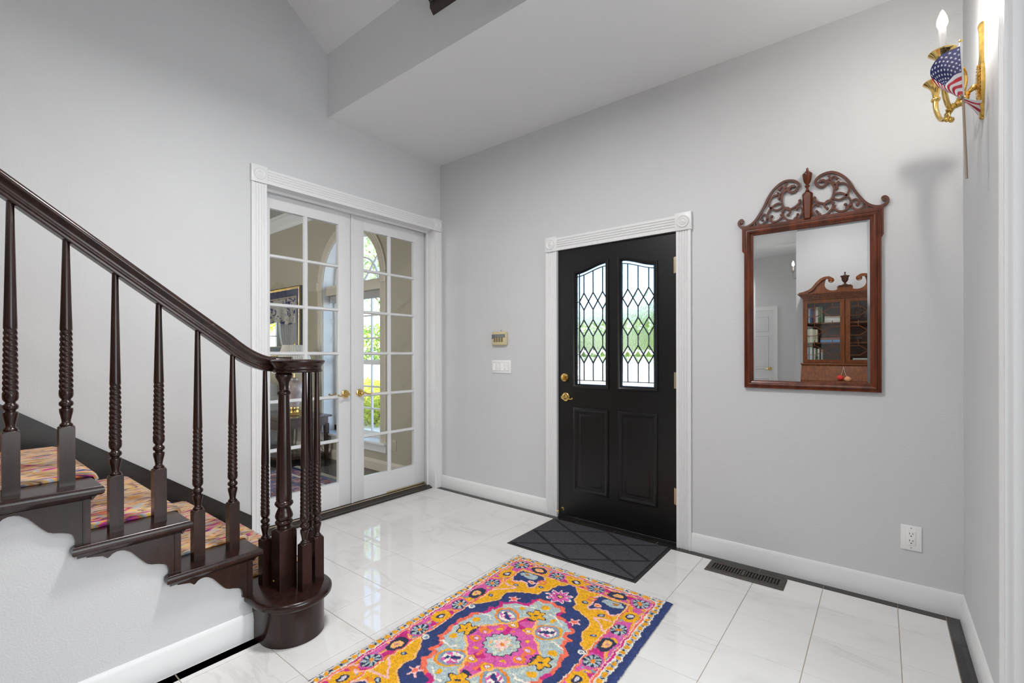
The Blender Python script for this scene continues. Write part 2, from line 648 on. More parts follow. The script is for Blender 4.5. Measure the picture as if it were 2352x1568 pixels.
struct('wall_dining_front', arch_wall(MB(), -5.75, -0.075, 0.0, 0.2, 0, 3.3, AX, AR, 0.30, AZ), 'beige_paint', 'beige dining room wall with an arched window')
struct('wall_dining_side', MB().box(-0.15, -0.075, -4.2, -1.579, 0, 3.3).box(-0.15, -0.075, -1.579, -0.085, 2.385, 3.3).box(-0.15, -0.075, -0.085, 0, 0, 3.3), 'beige_paint')
struct('wall_dining_far', MB().box(-5.75, -5.55, -4.2, -1.21, 0, 3.3).box(-5.75, -5.55, -0.30, 0, 0, 3.3).box(-5.75, -5.55, -1.21, -0.30, 0, 0.45).box(-5.75, -5.55, -1.21, -0.30, 2.2, 3.3), 'beige_paint')
struct('wall_dining_back', MB().box(-5.75, -0.075, -4.35, -4.2, 0, 3.3), 'beige_paint')
struct('ceiling_dining', MB().box(-5.75, -0.075, -4.35, 0.2, 3.06, 3.2), 'dining_ceiling')
struct('floor_dining', MB().box(-5.75, -0.14, -4.35, 0.2, -0.06, 0.0), 'dark_floor')
# crown moulding
cr = [(0.0, 2.905), (-0.018, 2.905), (-0.022, 2.925), (-0.045, 2.945), (-0.075, 2.985), (-0.095, 3.02), (-0.115, 3.03), (-0.115, 3.06), (0.0, 3.06)]
struct('trim_crown', MB().prism(cr, 'x', -5.55, -0.15), 'white_trim', 'pale crown moulding along the dining room ceiling', smooth=30)
bb = [(0, 0), (-0.015, 0), (-0.015, 0.085), (-0.012, 0.094), (-0.006, 0.112), (0, 0.115)]
struct('baseboard_dining', MB().prism(bb, 'x', -5.55, -0.15), 'cream_trim')

# unseen room to the right, lit by an area lamp at its window
struct('wall_right_room', MB().box(RW + 0.13, 7.0, -4.6, -4.45, 0, 3.3).box(6.85, 7.0, -4.6, 0.2, 0, 3.3), 'wall_paint')
struct('ceiling_right_room', MB().box(RW + 0.1, 7.0, -4.6, 0.2, 3.05, 3.2), 'ceiling_paint')
struct('floor_right_room', MB().box(RW + 0.13, 7.0, -4.6, 0.2, -0.06, 0.0), 'dark_floor')

# ---------------------------------------------------------------- floor: grout bed, marble tiles, black border
floor = struct('floor', MB().box(-0.14, RW + 0.14, -6.7, 0.2, -0.06, -0.0025), 'grout', 'white marble tile floor with a thin black border')
WL['floor'] = Vector((0, 0, 0))
P_ = 0.3035
xs = [-0.022] + [3.299 - P_ * k for k in range(10, -1, -1)] + [3.4735]
ys = [-0.065] + [-0.278 - P_ * k for k in range(0, 21)]
tile_meshes = {}


def tile(x0, x1, y0, y1, mat, g=0.0012, name='tile'):
    """one floor tile with a fine arris, its mesh shared by tiles of the same size"""
    w, d = x1 - x0 - 2 * g, y1 - y0 - 2 * g
    key = (round(w, 4), round(d, 4), mat)
    if key not in tile_meshes:
        c = 0.0012
        mb = MB()
        mb.loft([[(-w / 2, -d / 2, -0.01), (w / 2, -d / 2, -0.01), (w / 2, d / 2, -0.01), (-w / 2, d / 2, -0.01)],
                 [(-w / 2, -d / 2, -c), (w / 2, -d / 2, -c), (w / 2, d / 2, -c), (-w / 2, d / 2, -c)],
                 [(-w / 2 + c, -d / 2 + c, 0), (w / 2 - c, -d / 2 + c, 0), (w / 2 - c, d / 2 - c, 0), (-w / 2 + c, d / 2 - c, 0)]])
        o = mb.build(name, mat)
        tile_meshes[key] = o.data
    else:
        o = bpy.data.objects.new(name, tile_meshes[key])
        COL.objects.link(o)
    o.parent = floor
    o.location = ((x0 + x1) / 2, (y0 + y1) / 2, 0)
    return o


far = MB()
for i in range(len(xs) - 1):
    for j in range(len(ys) - 1):
        x0, x1, y1, y0 = xs[i], xs[i + 1], ys[j], ys[j + 1]
        if y1 < -4.9 and x0 > 2.2:
            continue
        if x1 < 1.10 and y1 < -2.1:
            continue
        if y0 < -3.5:
            far.box(x0 + 0.0016, x1 - 0.0016, y0 + 0.0016, y1 - 0.0016, -0.01, 0)
        else:
            tile(x0, x1, y0, y1, 'marble')
tag(far.build('tile_field', 'marble', floor), kind='stuff')
edges = [0.0] + xs[1:-1] + [3.4735]
for i in range(len(edges) - 1):
    tile(edges[i], edges[i + 1], -0.0645, -0.002, 'black_tile', name='border_tile')
tile(3.4735, RW - 0.001, -0.278, -0.002, 'black_tile', name='border_tile')
for j in range(1, 12):
    tile(3.4735, RW - 0.001, ys[j + 1], ys[j], 'black_tile', name='border_tile')
for j in range(7, 12):
    tile(1.094, 1.149, ys[j + 1], ys[j], 'black_tile', name='border_tile')

# ---------------------------------------------------------------- baseboards


def base_profile(s):
    return [(0, 0), (s * 0.015, 0), (s * 0.015, 0.085), (s * 0.0125, 0.092), (s * 0.0125, 0.097), (s * 0.006, 0.111), (0, 0.113)]


struct('baseboard_front', MB().prism(base_profile(-1), 'x', 0.018, 1.205).prism(base_profile(-1), 'x', 2.302, RW), 'white_trim', 'white baseboard under the grey front wall', smooth=30)
struct('baseboard_right', MB().prism([(RW - p[0], p[1]) for p in base_profile(1)], 'y', -0.968, -0.0), 'white_trim', 'white baseboard on the narrow right wall', smooth=30)
struct('baseboard_stair', MB().prism([(1.08 + p[0], p[1]) for p in base_profile(1)], 'y', -5.0, -2.112), 'white_trim', 'white baseboard below the staircase', smooth=30)


# ---------------------------------------------------------------- fluted casings with rosette blocks
def fluted(w, d=0.019, k=4):
    """profile (across, out) of a casing with k flutes"""
    p = [(0, 0), (0, d)]
    m = 0.014
    fw = (w - 2 * m) / k
    for i in range(k):
        a = m + i * fw
        p += [(a + fw * 0.12, d), (a + fw * 0.3, d - 0.006), (a + fw * 0.5, d - 0.0075), (a + fw * 0.7, d - 0.006), (a + fw * 0.88, d)]
    p += [(w, d), (w, 0)]
    return p


def rosette(mb, c, axis, sgn, w=0.104, h=0.112, d=0.026):
    """square corner block with turned rings; axis is the wall normal"""
    if axis == 'y':
        mb.cbox(c[0] - w / 2, c[0] + w / 2, min(0, sgn * d), max(0, sgn * d), c[2] - h / 2, c[2] + h / 2, 0.002)
    else:
        mb.cbox(min(0, sgn * d) + c[0], max(0, sgn * d) + c[0], c[1] - w / 2, c[1] + w / 2, c[2] - h / 2, c[2] + h / 2, 0.002)
    prof = [(0.040, d - 0.002), (0.040, d + 0.003), (0.036, d + 0.006), (0.031, d + 0.002), (0.026, d + 0.0005), (0.022, d + 0.004), (0.018, d + 0.006),
            (0.014, d + 0.002), (0.011, d + 0.003), (0.006, d + 0.008), (0.0001, d + 0.009)]
    mb.lathe([(r, sgn * h_) for r, h_ in prof], (c[0], 0 if axis == 'y' else c[1], c[2]) if axis == 'y' else c, 24, axis)


# entry door casing on the front wall
def casing_y(name, label, xl0, xl1, xr0, xr1, zt0, zt1):
    t = thing(name, ((xl0 + xr1) / 2, 0, 0), label, None, None, 'structure')
    for (a, b_) in ((xl0, xl1), (xr0, xr1)):
        MB().prism([(a + p[0], -p[1]) for p in fluted(b_ - a)], 'z', 0.0, zt0 - 0.005).build('casing_leg', 'white_trim', t, smooth=40)
    MB().prism([(-p[1], zt0 + p[0]) for p in fluted(zt1 - zt0)], 'x', xl1 - 0.004, xr0 + 0.004).build('casing_head', 'white_trim', t, smooth=40)
    for c in ((xl0 + xl1) / 2, (xr0 + xr1) / 2):
        mb = MB()
        rosette(mb, (c, 0, (zt0 + zt1) / 2 + 0.004), 'y', -1)
        mb.build('rosette_block', 'white_trim', t, smooth=40)
    return t


casing_y('trim_1', 'white fluted casing with rosette corners around black door', 1.2045, 1.304, 2.211, 2.302, 2.022, 2.118)

# glazed double door casing on the left wall
t = thing('trim_2', (0, -0.83, 0), 'white fluted casing with rosette corners around glazed double doors', None, None, 'structure')
for (a, b_) in ((-1.676, -1.579), (-0.085, -0.0)):
    MB().prism([(p[1], a + p[0]) for p in fluted(b_ - a)], 'z', 0.0, 2.372).build('casing_leg', 'white_trim', t, smooth=40)
MB().prism([(p[1], 2.378 + p[0]) for p in fluted(0.097)], 'y', -1.585, -0.08).build('casing_head', 'white_trim', t, smooth=40)
mb = MB()
rosette(mb, (0, -1.6275, 2.43), 'x', 1)
mb.build('rosette_block', 'white_trim', t, smooth=40)
mb = MB()
rosette(mb, (0, -0.052, 2.43), 'x', 1)
mb.build('rosette_block', 'white_trim', t, smooth=40)
MB().box(-0.155, 0.001, -1.583, -1.5785, 0, 2.385).box(-0.155, 0.001, -0.0855, -0.081, 0, 2.385).box(-0.155, 0.001, -1.583, -0.081, 2.380, 2.3855).build('jamb', 'white_trim', t)
MB().box(-0.085, -0.073, -1.579, -1.562, 0, 2.362).box(-0.085, -0.073, -0.102, -0.085, 0, 2.362).box(-0.085, -0.073, -1.579, -0.085, 2.362, 2.38).build('door_stop', 'white_trim', t)
th = MB()
th.prism([(-0.16, 0.0), (-0.16, 0.022), (-0.135, 0.030), (-0.085, 0.030), (-0.078, 0.022), (-0.055, 0.022), (-0.048, 0.016), (-0.024, 0.012), (-0.020, 0.0)], 'y', -1.58, -0.085)
th.build('threshold', 'threshold_wood', t, smooth=30)
MB().box(-0.1, -0.086, -1.57, -0.095, 0.0295, 0.0325).build('sill_strip', 'hinge_metal', t)

# cased opening on the right wall
t = thing('trim_3', (RW, -1.0, 0), 'white fluted casing at the edge of the right-hand opening', None, None, 'structure')
MB().prism([(RW - p[1], -0.968 - p[0]) for p in fluted(0.092)], 'z', 0.0, 2.72).build('casing_leg', 'white_trim', t, smooth=40)
MB().prism([(RW - p[1], -2.75 - p[0]) for p in fluted(0.092)], 'z', 0.0, 2.72).build('casing_leg', 'white_trim', t, smooth=40)
MB().prism([(RW - p[1], 2.72 + p[0]) for p in fluted(0.092)], 'y', -2.842, -0.968).build('casing_head', 'white_trim', t, smooth=40)
MB().box(RW - 0.001, RW + 0.15, -1.066, -1.058, 0, 2.72).box(RW - 0.001, RW + 0.15, -2.752, -2.744, 0, 2.72).box(RW - 0.001, RW + 0.15, -2.752, -1.058, 2.715, 2.722).build('jamb', 'white_trim', t)
MB().box(RW + 0.035, RW + 0.06, -1.078, -1.066, 0, 2.71).build('door_stop', 'white_trim', t)


# ================================================================ entry door
D0, D1 = 1.307, 2.208
door = thing('door_1', ((D0 + D1) / 2, 0.0, 0), 'black entry door with two arched leaded glass lights', None, None, 'structure')
DY0, DY1 = 0.004, 0.048
GL = [(1.452, 1.712), (1.812, 2.068)]       # openings of the two lights
ZB, ZS, ZT = 1.003, 1.838, 1.896            # sill, low shoulder and top of the arch


def archz(k, x):
    """curved head of light k: low at the outer side, rising in an S towards the middle of the door"""
    a, b_ = GL[k]
    u = (x - a) / (b_ - a)
    if k == 1:
        u = 1 - u
    u = min(1, max(0, u))
    e = u * u * (3 - 2 * u)
    return ZS + (ZT - ZS) * (e * 0.9 + 0.1 * math.sin(u * PI / 2))


mb = MB()
mb.box(D0, GL[0][0], DY0, DY1, 0.022, 2.026).box(GL[0][1], GL[1][0], DY0, DY1, 0.022, 2.026).box(GL[1][1], D1, DY0, DY1, 0.022, 2.026)
for k in (0, 1):
    a, b_ = GL[k]
    mb.box(a, b_, DY0, DY1, 0.022, 0.232).box(a, b_, DY0, DY1, 0.828, ZB)
    mb.box(a, b_, DY0 + 0.012, DY1, 0.232, 0.828)
    n = 14
    for i in range(n):
        x0, x1 = a + (b_ - a) * i / n, a + (b_ - a) * (i + 1) / n
        mb.prism([(x0, archz(k, x0)), (x1, archz(k, x1)), (x1, 2.026), (x0, 2.026)], 'y', DY0, DY1)
mb.build('slab', 'black_door_paint', door)
for k in (0, 1):
    a, b_ = GL[k]
    # raised lower panel with its moulding
    m2 = MB()

    def ring(ins, y):
        return [(a + ins, y, 0.232 + ins), (b_ - ins, y, 0.232 + ins), (b_ - ins, y, 0.828 - ins), (a + ins, y, 0.828 - ins)]
    m2.loft([ring(-0.012, DY0), ring(-0.012, DY0 - 0.008), ring(0.0, DY0 - 0.011), ring(0.014, DY0 - 0.005), ring(0.020, DY0 + 0.004), ring(0.024, DY0 + 0.004),
             ring(0.046, DY0 - 0.004), ring(0.05, DY0 - 0.004)], caps=True)
    m2.build('panel', 'black_door_paint', door, smooth=30)
    # raised moulding round the light
    path = [(a, ZB), (b_, ZB)]
    n = 12
    head = [(b_ + (a - b_) * i / n, archz(k, b_ + (a - b_) * i / n)) for i in range(n + 1)]
    loop = path + head
    cx, cz = (a + b_) / 2, (ZB + ZT) / 2

    def off(d):
        """loop offset outwards by d"""
        o = []
        q = len(loop)
        for i in range(q):
            p0 = Vector(loop[i - 1])
            p1 = Vector(loop[i])
            p2 = Vector(loop[(i + 1) % q])
            t1 = (p1 - p0)
            t2 = (p2 - p1)
            t1 = t1.normalized() if t1.length > 1e-6 else t2.normalized()
            t2 = t2.normalized() if t2.length > 1e-6 else t1
            n1 = Vector((t1.y, -t1.x))
            n2 = Vector((t2.y, -t2.x))
            bis = (n1 + n2)
            bis.normalize()
            s_ = d / max(0.5, bis.dot(n1))
            o.append((p1.x + bis.x * s_, p1.y + bis.y * s_))
        return o
    prof = [(0.016, DY0), (0.016, DY0 - 0.010), (0.009, DY0 - 0.014), (0.002, DY0 - 0.008), (-0.006, DY0 - 0.006), (-0.012, DY0 + 0.004), (-0.012, DY0 + 0.02)]
    rings = [[(p[0], y, p[1]) for p in off(d)] for d, y in prof]
    m3 = MB()
    m3.loft(rings, caps=False)
    m3.build('light_moulding', 'black_door_paint', door, smooth=35)

# leaded glass: bevelled diamonds between seedy panes
CA = [1.520, 1.5955, 1.672]
CB = [1.8645, 1.9395, 2.0150]
ROWS = [(1.684, 1.622, 1.560), (1.486, 1.425, 1.363), (1.294, 1.2325, 1.170)]
BOT = 1.042
GY = 0.017


def pane(poly, mat, name='pane', th=0.005):
    MB().prism(poly, 'y', GY, GY + th).build(name, mat, door)


def came(mb, p, q, w=0.0055):
    P, Q = Vector(p), Vector(q)
    t = (Q - P).normalized()
    n = Vector((-t.y, t.x)) * w / 2
    mb.prism([tuple(P + n), tuple(Q + n), tuple(Q - n), tuple(P - n)], 'y', GY - 0.003, GY + 0.009)


for k, cols in ((0, CA), (1, CB)):
    a, b_ = GL[k]
    a += 0.008
    b_ -= 0.008
    lead = MB()
    h = (cols[1] - cols[0]) / 2
    bord = (cols[0] - h) if k == 0 else (cols[2] + h)
    inner = b_ if k == 0 else a
    topz = lambda x: archz(k, x) - 0.030
    for c in cols:
        zprev = topz(c)
        for (zt, zm, zb) in ROWS:
            came(lead, (c, zprev), (c, zt), 0.004)
            for (p, q) in (((c, zt), (c - h, zm)), ((c - h, zm), (c, zb)), ((c, zb), (c + h, zm)), ((c + h, zm), (c, zt))):
                came(lead, p, q)
            # bevelled diamond with raised table
            m4 = MB()
            big = [(c, zt), (c + h, zm), (c, zb), (c - h, zm)]
            sm = [(c + (x - c) * 0.45, zm + (z - zm) * 0.45) for x, z in big]
            m4.loft([[(x, GY + 0.006, z) for x, z in big], [(x, GY + 0.002, z) for x, z in big], [(x, GY - 0.003, z) for x, z in sm]])
            m4.build('diamond_pane', 'bevel_glass', door)
            zprev = zb
        came(lead, (c, zprev), (c, BOT), 0.004)
    # seedy panes between the diamonds
    lims = [(cols[0] - h, None, cols[0]), (cols[0], cols[0] + h, cols[1]), (cols[1], cols[1] + h, cols[2]), (cols[2], None, cols[2] + h)]
    for gi, (x0, xm, x1) in enumerate(lims):
        lv = [None] + list(ROWS) + [None]
        for i in range(4):
            up, dn = lv[i], lv[i + 1]
            poly = []
            if up is None:
                xsamp = [x0 + (x1 - x0) * q / 5 for q in range(6)]
                poly += [(x, topz(x)) for x in xsamp]
            else:
                if xm is not None:
                    poly += [(x0, up[2]), (xm, up[1]), (x1, up[2])]
                elif gi == 0:
                    poly += [(x0, up[1]), (x1, up[2])]
                else:
                    poly += [(x0, up[2]), (x1, up[1])]
            if dn is None:
                poly += [(x1, BOT), (x0, BOT)]
            else:
                if xm is not None:
                    poly += [(x1, dn[0]), (xm, dn[1]), (x0, dn[0])]
                elif gi == 0:
                    poly += [(x1, dn[0]), (x0, dn[1])]
                else:
                    poly += [(x1, dn[1]), (x0, dn[0])]
            pane(poly, 'seedy_glass')
    # border strips
    bx0, bx1 = (a, bord) if k == 0 else (bord, b_)
    zz = [ZB - 0.004, BOT] + [r[1] for r in ROWS[::-1]] + [None]
    for i in range(1, 5):
        lo = zz[i]
        hi = zz[i + 1]
        poly = [(bx0, lo), (bx1, lo)] + ([(bx1, hi), (bx0, hi)] if hi else [(bx1, topz(bx1)), (bx0, topz(bx0))])
        pane(poly, 'seedy_glass')
        if i > 1:
            came(lead, (bx0, lo), (bx1, lo), 0.004)
    pane([(a, ZB - 0.004), (b_, ZB - 0.004), (b_, BOT), (a, BOT)], 'seedy_glass')
    xsamp = [a + (b_ - a) * q / 10 for q in range(11)]
    pane([(x, topz(x)) for x in xsamp] + [(x, archz(k, x) + 0.004) for x in xsamp[::-1]], 'seedy_glass')
    if k == 0:
        pane([(cols[2] + h, BOT), (b_, BOT), (b_, topz(b_)), (cols[2] + h, topz(cols[2] + h))], 'seedy_glass')
    else:
        pane([(a, BOT), (cols[0] - h, BOT), (cols[0] - h, topz(cols[0] - h)), (a, topz(a))], 'seedy_glass')
    for i in range(10):
        came(lead, (xsamp[i], topz(xsamp[i])), (xsamp[i + 1], topz(xsamp[i + 1])), 0.005)
    came(lead, (a, BOT), (b_, BOT), 0.005)
    came(lead, (bord, ZB), (bord, archz(k, bord)), 0.005)
    lead.build('lead_came', 'lead', door)


def lever(parent, c, out, along, mat='brass', long=0.085):
    """rosette and curved lever; out = unit vector off the door, along = unit vector of the lever"""
    o_, a_ = Vector(out), Vector(along)
    ax = 'y' if abs(o_.y) > 0.5 else 'x'
    s_ = o_.y if ax == 'y' else o_.x
    mb = MB()
    mb.lathe([(0.033, 0.0), (0.033, s_ * 0.005), (0.029, s_ * 0.009), (0.020, s_ * 0.010), (0.018, s_ * 0.014), (0.012, s_ * 0.020), (0.010, s_ * 0.045), (0.013, s_ * 0.05), (0.0005, s_ * 0.055)], c, 24, ax)
    ro = mb.build('rosette', mat, parent, smooth=40)
    c = Vector(c)
    e = c + o_ * 0.048
    pts = [e, e + a_ * 0.02 + Vector((0, 0, 0.003)), e + a_ * 0.042 + Vector((0, 0, -0.004)), e + a_ * 0.064 + Vector((0, 0, -0.011)), e + a_ * 0.082 + Vector((0, 0, -0.008)), e + a_ * 0.089 + Vector((0, 0, 0.000))]
    pts = smooth_path([tuple(p) for p in pts], 3)
    mb = MB()
    n = len(pts)
    mb.tube(pts, [0.009 - 0.0045 * math.sin(min(1, i / (n - 1) * 1.2) * PI / 2) + (0.003 if i > n - 4 else 0) for i in range(n)], 8)
    mb.build('lever', mat, parent, smooth=60)
    return ro


mb = MB()
mb.lathe([(0.034, 0.004), (0.034, -0.004), (0.030, -0.010), (0.022, -0.012), (0.021, -0.016), (0.012, -0.018), (0.0005, -0.018)], (1.366, 0, 1.060), 28, 'y')
mb.box(1.3625, 1.3695, -0.034, -0.016, 1.046, 1.074)
mb.build('deadbolt', 'brass', door, smooth=40)
lever(door, (1.372, 0.003, 0.914), (0, -1, 0), (1, 0, 0))
for z0 in (1.755, 1.013, 0.268):
    mb = MB()
    mb.tube([(2.2045, -0.006, z0), (2.2045, -0.006, z0 + 0.104)], 0.0075, 10)
    for q in range(1, 5):
        mb.tube([(2.2045, -0.006, z0 + q * 0.0208 - 0.0007), (2.2045, -0.006, z0 + q * 0.0208 + 0.0007)], 0.0082, 10)
    mb.box(2.190, 2.204, -0.001, 0.006, z0, z0 + 0.104)
    mb.build('hinge', 'hinge_metal', door, smooth=40)
mb = MB()
mb.lathe([(0.012, 0.004), (0.012, 0.0), (0.006, -0.004), (0.0045, -0.03), (0.0045, -0.05), (0.010, -0.053), (0.0115, -0.060), (0.010, -0.067), (0.0005, -0.069)], (1.345, 0, 0.066), 16, 'y')
mb.build('door_stop', 'brass', door, smooth=40)
MB().box(1.304, 2.211, 0.0, 0.12, -0.01, 0.018).build('sill', 'black_metal', door)


# ================================================================ glazed double doors
FX0, FX1 = -0.158, -0.121


def french(name, label, y0, y1, g0, g1, lever_y, along):
    d = thing(name, (-0.14, (y0 + y1) / 2, 0), label, None, None, 'structure')
    z0, z1, gz0, gz1 = 0.034, 2.368, 0.222, 2.264
    MB().cbox(FX0, FX1, y0, g0, z0, z1, 0.002).build('stile', 'white_door', d, smooth=40)
    MB().cbox(FX0, FX1, g1, y1, z0, z1, 0.002).build('stile', 'white_door', d, smooth=40)
    MB().box(FX0, FX1, g0 - 0.001, g1 + 0.001, gz1, z1).build('rail', 'white_door', d)
    MB().box(FX0, FX1, g0 - 0.001, g1 + 0.001, z0, gz0).build('rail', 'white_door', d)
    rows, gap = 6, 0.026
    ph = (gz1 - gz0 - gap * (rows - 1)) / rows
    ym = (g0 + g1) / 2
    pw = (g1 - g0 - 0.034) / 2
    mp_ = [(FX0, -1), (FX0 + 0.012, -1), (FX1 - 0.012, -1), (FX1 - 0.003, -0.45), (FX1 - 0.003, 0.45), (FX1 - 0.012, 1), (FX0 + 0.012, 1), (FX0, 0.5), (FX0, -0.5)]
    mp_ = [(FX0 + 0.003, -0.5), (FX0 + 0.013, -1), (FX1 - 0.013, -1), (FX1 - 0.003, -0.5), (FX1 - 0.003, 0.5), (FX1 - 0.013, 1), (FX0 + 0.013, 1), (FX0 + 0.003, 0.5)]
    MB().prism([(x, ym + s_ * 0.017) for x, s_ in mp_], 'z', gz0, gz1).build('muntin', 'white_door', d)
    for r in range(1, rows):
        zc = gz0 + r * (ph + gap) - gap / 2
        MB().prism([(x + (0.0006 if x < -0.14 else -0.0006), zc + s_ * gap / 2) for x, s_ in mp_], 'y', g0, g1).build('muntin', 'white_door', d)
    for r in range(rows):
        for (a, b_) in ((g0, g0 + pw), (g1 - pw, g1)):
            zz = gz0 + r * (ph + gap)
            MB().box(-0.1415, -0.1375, a - 0.004, b_ + 0.004, zz - 0.004, zz + ph + 0.004).build('pane', 'clear_glass', d)
    lever(d, (FX1, lever_y, 0.920), (1, 0, 0), (0, along, 0))
    lever(d, (FX0, lever_y, 0.920), (-1, 0, 0), (0, along, 0))
    return d


french('door_2', 'white glazed door leaf beside the staircase newel', -1.574, -0.8655, -1.497, -0.970, -0.914, -1)
d3 = french('door_3', 'white glazed door leaf nearest the room corner', -0.8635, -0.091, -0.742, -0.213, -0.784, 1)
MB().cbox(FX1, FX1 + 0.012, -0.8655, -0.845, 0.034, 2.368, 0.003).build('astragal', 'white_door', d3, smooth=40)
MB().box(FX1, FX1 + 0.006, -0.52, -0.10, 0.034, 0.047).build('sweep', 'hinge_metal', d3)


# ================================================================ arched window (dining room)
w1 = thing('window_1', (AX, 0.17, 0.3), 'tall arched white window with muntins seen through the glazed doors', None, None, 'structure')
mb = MB()
n = 28
# casing: fluted band round the arch and down the sides
ri, ro = AR, AR + 0.10
for (a, b_) in ((AX - ro, AX - ri), (AX + ri, AX + ro)):
    mb.prism([(a + p[0], -p[1]) for p in fluted(b_ - a, 0.018, 3)], 'z', 0.30, AZ - 0.06)
    mb.cbox(a - 0.008, b_ + 0.008, -0.026, 0, AZ - 0.06, AZ + 0.05, 0.002)
pr = fluted(0.10, 0.018, 3)
rings = []
for i in range(n + 1):
    a = 0.05 / AR + (PI - 0.1 / AR) * i / n
    rings.append([(AX + (ri + p[0]) * math.cos(a), -p[1], AZ + (ri + p[0]) * math.sin(a)) for p in pr])
mb.loft(rings)
mb.build('casing', 'cream_trim', w1, smooth=40)
mb = MB()
mb.cbox(AX - AR - 0.12, AX + AR + 0.12, -0.055, 0.19, 0.285, 0.310, 0.004)
mb.box(AX - AR - 0.10, AX + AR + 0.10, -0.02, 0, 0.205, 0.285)
mb.build('sill', 'white_trim', w1, smooth=30)
# reveal lining
rev = MB()
rev.box(AX - AR, AX - AR + 0.006, 0.0, 0.2, 0.31, AZ).box(AX + AR - 0.006, AX + AR, 0, 0.2, 0.31, AZ)
rev.loft([[(AX + r_ * math.cos(PI * i / n), y, AZ + r_ * math.sin(PI * i / n)) for (r_, y) in ((AR, 0.0), (AR, 0.2), (AR - 0.006, 0.2), (AR - 0.006, 0.0))] for i in range(n + 1)])
rev.build('reveal', 'white_trim', w1, smooth=40)
fr = MB()
FY0, FY1 = 0.145, 0.185
fr.box(AX - AR + 0.005, AX - AR + 0.05, FY0, FY1, 0.31, AZ).box(AX + AR - 0.05, AX + AR - 0.005, FY0, FY1, 0.31, AZ)
fr.box(AX - AR, AX + AR, FY0, FY1, 0.31, 0.37)
fr.loft([[(AX + r_ * math.cos(PI * i / n), y, AZ + r_ * math.sin(PI * i / n)) for (r_, y) in ((AR - 0.005, FY0), (AR - 0.005, FY1), (AR - 0.045, FY1), (AR - 0.045, FY0))] for i in range(n + 1)])
fr.build('frame', 'white_trim', w1, smooth=40)
MB().cbox(AX - AR, AX + AR, 0.03, FY1, 1.945, 2.06, 0.004).build('transom', 'cream_trim', w1, smooth=40)
MB().cbox(AX - AR + 0.012, AX + AR - 0.012, 0.075, 0.135, 1.865, 1.945, 0.01).build('roller_shade', 'shade_grey', w1, smooth=40)
MB().box(AX - AR + 0.04, AX + AR - 0.04, FY0 - 0.01, FY1, 1.12, 1.175).build('meeting_rail', 'white_trim', w1)
for xv in (AX - 0.18, AX + 0.18):
    MB().box(xv - 0.009, xv + 0.009, FY0 + 0.01, FY1 - 0.008, 0.36, 1.12).build('muntin', 'white_trim', w1)
    MB().box(xv - 0.009, xv + 0.009, FY0 + 0.01, FY1 - 0.008, 1.17, 1.95).build('muntin', 'white_trim', w1)
for zv in (0.62, 0.87, 1.42, 1.68):
    MB().box(AX - AR + 0.04, AX + AR - 0.04, FY0 + 0.0106, FY1 - 0.0086, zv - 0.009, zv + 0.009).build('muntin', 'white_trim', w1)
for a in (45, 90, 135):
    p = [(AX + 0.0 * math.cos(math.radians(a)), AZ + 0.0), (AX + 0.55 * math.cos(math.radians(a)), AZ + 0.55 * math.sin(math.radians(a)))]
    mb = MB()
    mb.ribbon(p, 0.018, FY0 + 0.0105 + a * 1e-5, FY1 - 0.0105 - a * 1e-5)
    mb.build('muntin', 'white_trim', w1)
mb = MB()
mb.ribbon([(AX + 0.30 * math.cos(PI * i / 16), AZ + 0.30 * math.sin(PI * i / 16)) for i in range(17)], 0.018, FY0 + 0.01, FY1 - 0.01)
mb.build('muntin', 'white_trim', w1)
MB().box(AX - AR + 0.04, AX + AR - 0.04, 0.163, 0.167, 0.36, 1.15).build('pane', 'clear_glass', w1)
MB().box(AX - AR + 0.04, AX + AR - 0.04, 0.168, 0.172, 1.15, 1.95).build('pane', 'clear_glass', w1)
MB().prism([(AX + 0.54 * math.cos(PI * i / n), AZ + 0.54 * math.sin(PI * i / n)) for i in range(n + 1)], 'y', 0.163, 0.167).build('pane', 'clear_glass', w1)

# side window of the dining room (seen only in the navy framed mirror)
w2 = thing('window_2', (-5.6, -0.755, 0.45), 'white gridded side window of the dining room', None, None, 'structure')
mb = MB()
mb.box(-5.70, -5.64, -1.21, -1.16, 0.45, 2.2).box(-5.70, -5.64, -0.35, -0.30, 0.45, 2.2).box(-5.70, -5.64, -1.21, -0.30, 0.45, 0.50).box(-5.70, -5.64, -1.21, -0.30, 2.15, 2.2).box(-5.70, -5.64, -1.21, -0.3, 1.3, 1.35)
mb.build('frame', 'white_trim', w2)
for yv in (-0.90, -0.61):
    MB().box(-5.69, -5.65, yv - 0.009, yv + 0.009, 0.5, 2.15).build('muntin', 'white_trim', w2)
for zv in (0.9, 1.58, 1.86):
    MB().box(-5.6894, -5.6506, -1.16, -0.35, zv - 0.009, zv + 0.009).build('muntin', 'white_trim', w2)
MB().box(-5.672, -5.668, -1.18, -0.33, 0.48, 2.17).build('pane', 'clear_glass', w2)
# unseen window of the room on the right; an area lamp supplies its daylight
w3 = thing('window_3', (6.84, -2.05, 0.4), 'unseen white framed window of the room to the right', None, None, 'structure')
MB().box(6.78, 6.84, -3.45, -3.35, 0.3, 2.8).box(6.78, 6.84, -0.75, -0.65, 0.3, 2.8).box(6.78, 6.84, -3.45, -0.65, 0.25, 0.35).box(6.78, 6.84, -3.45, -0.65, 2.75, 2.85).build('frame', 'white_trim', w3)

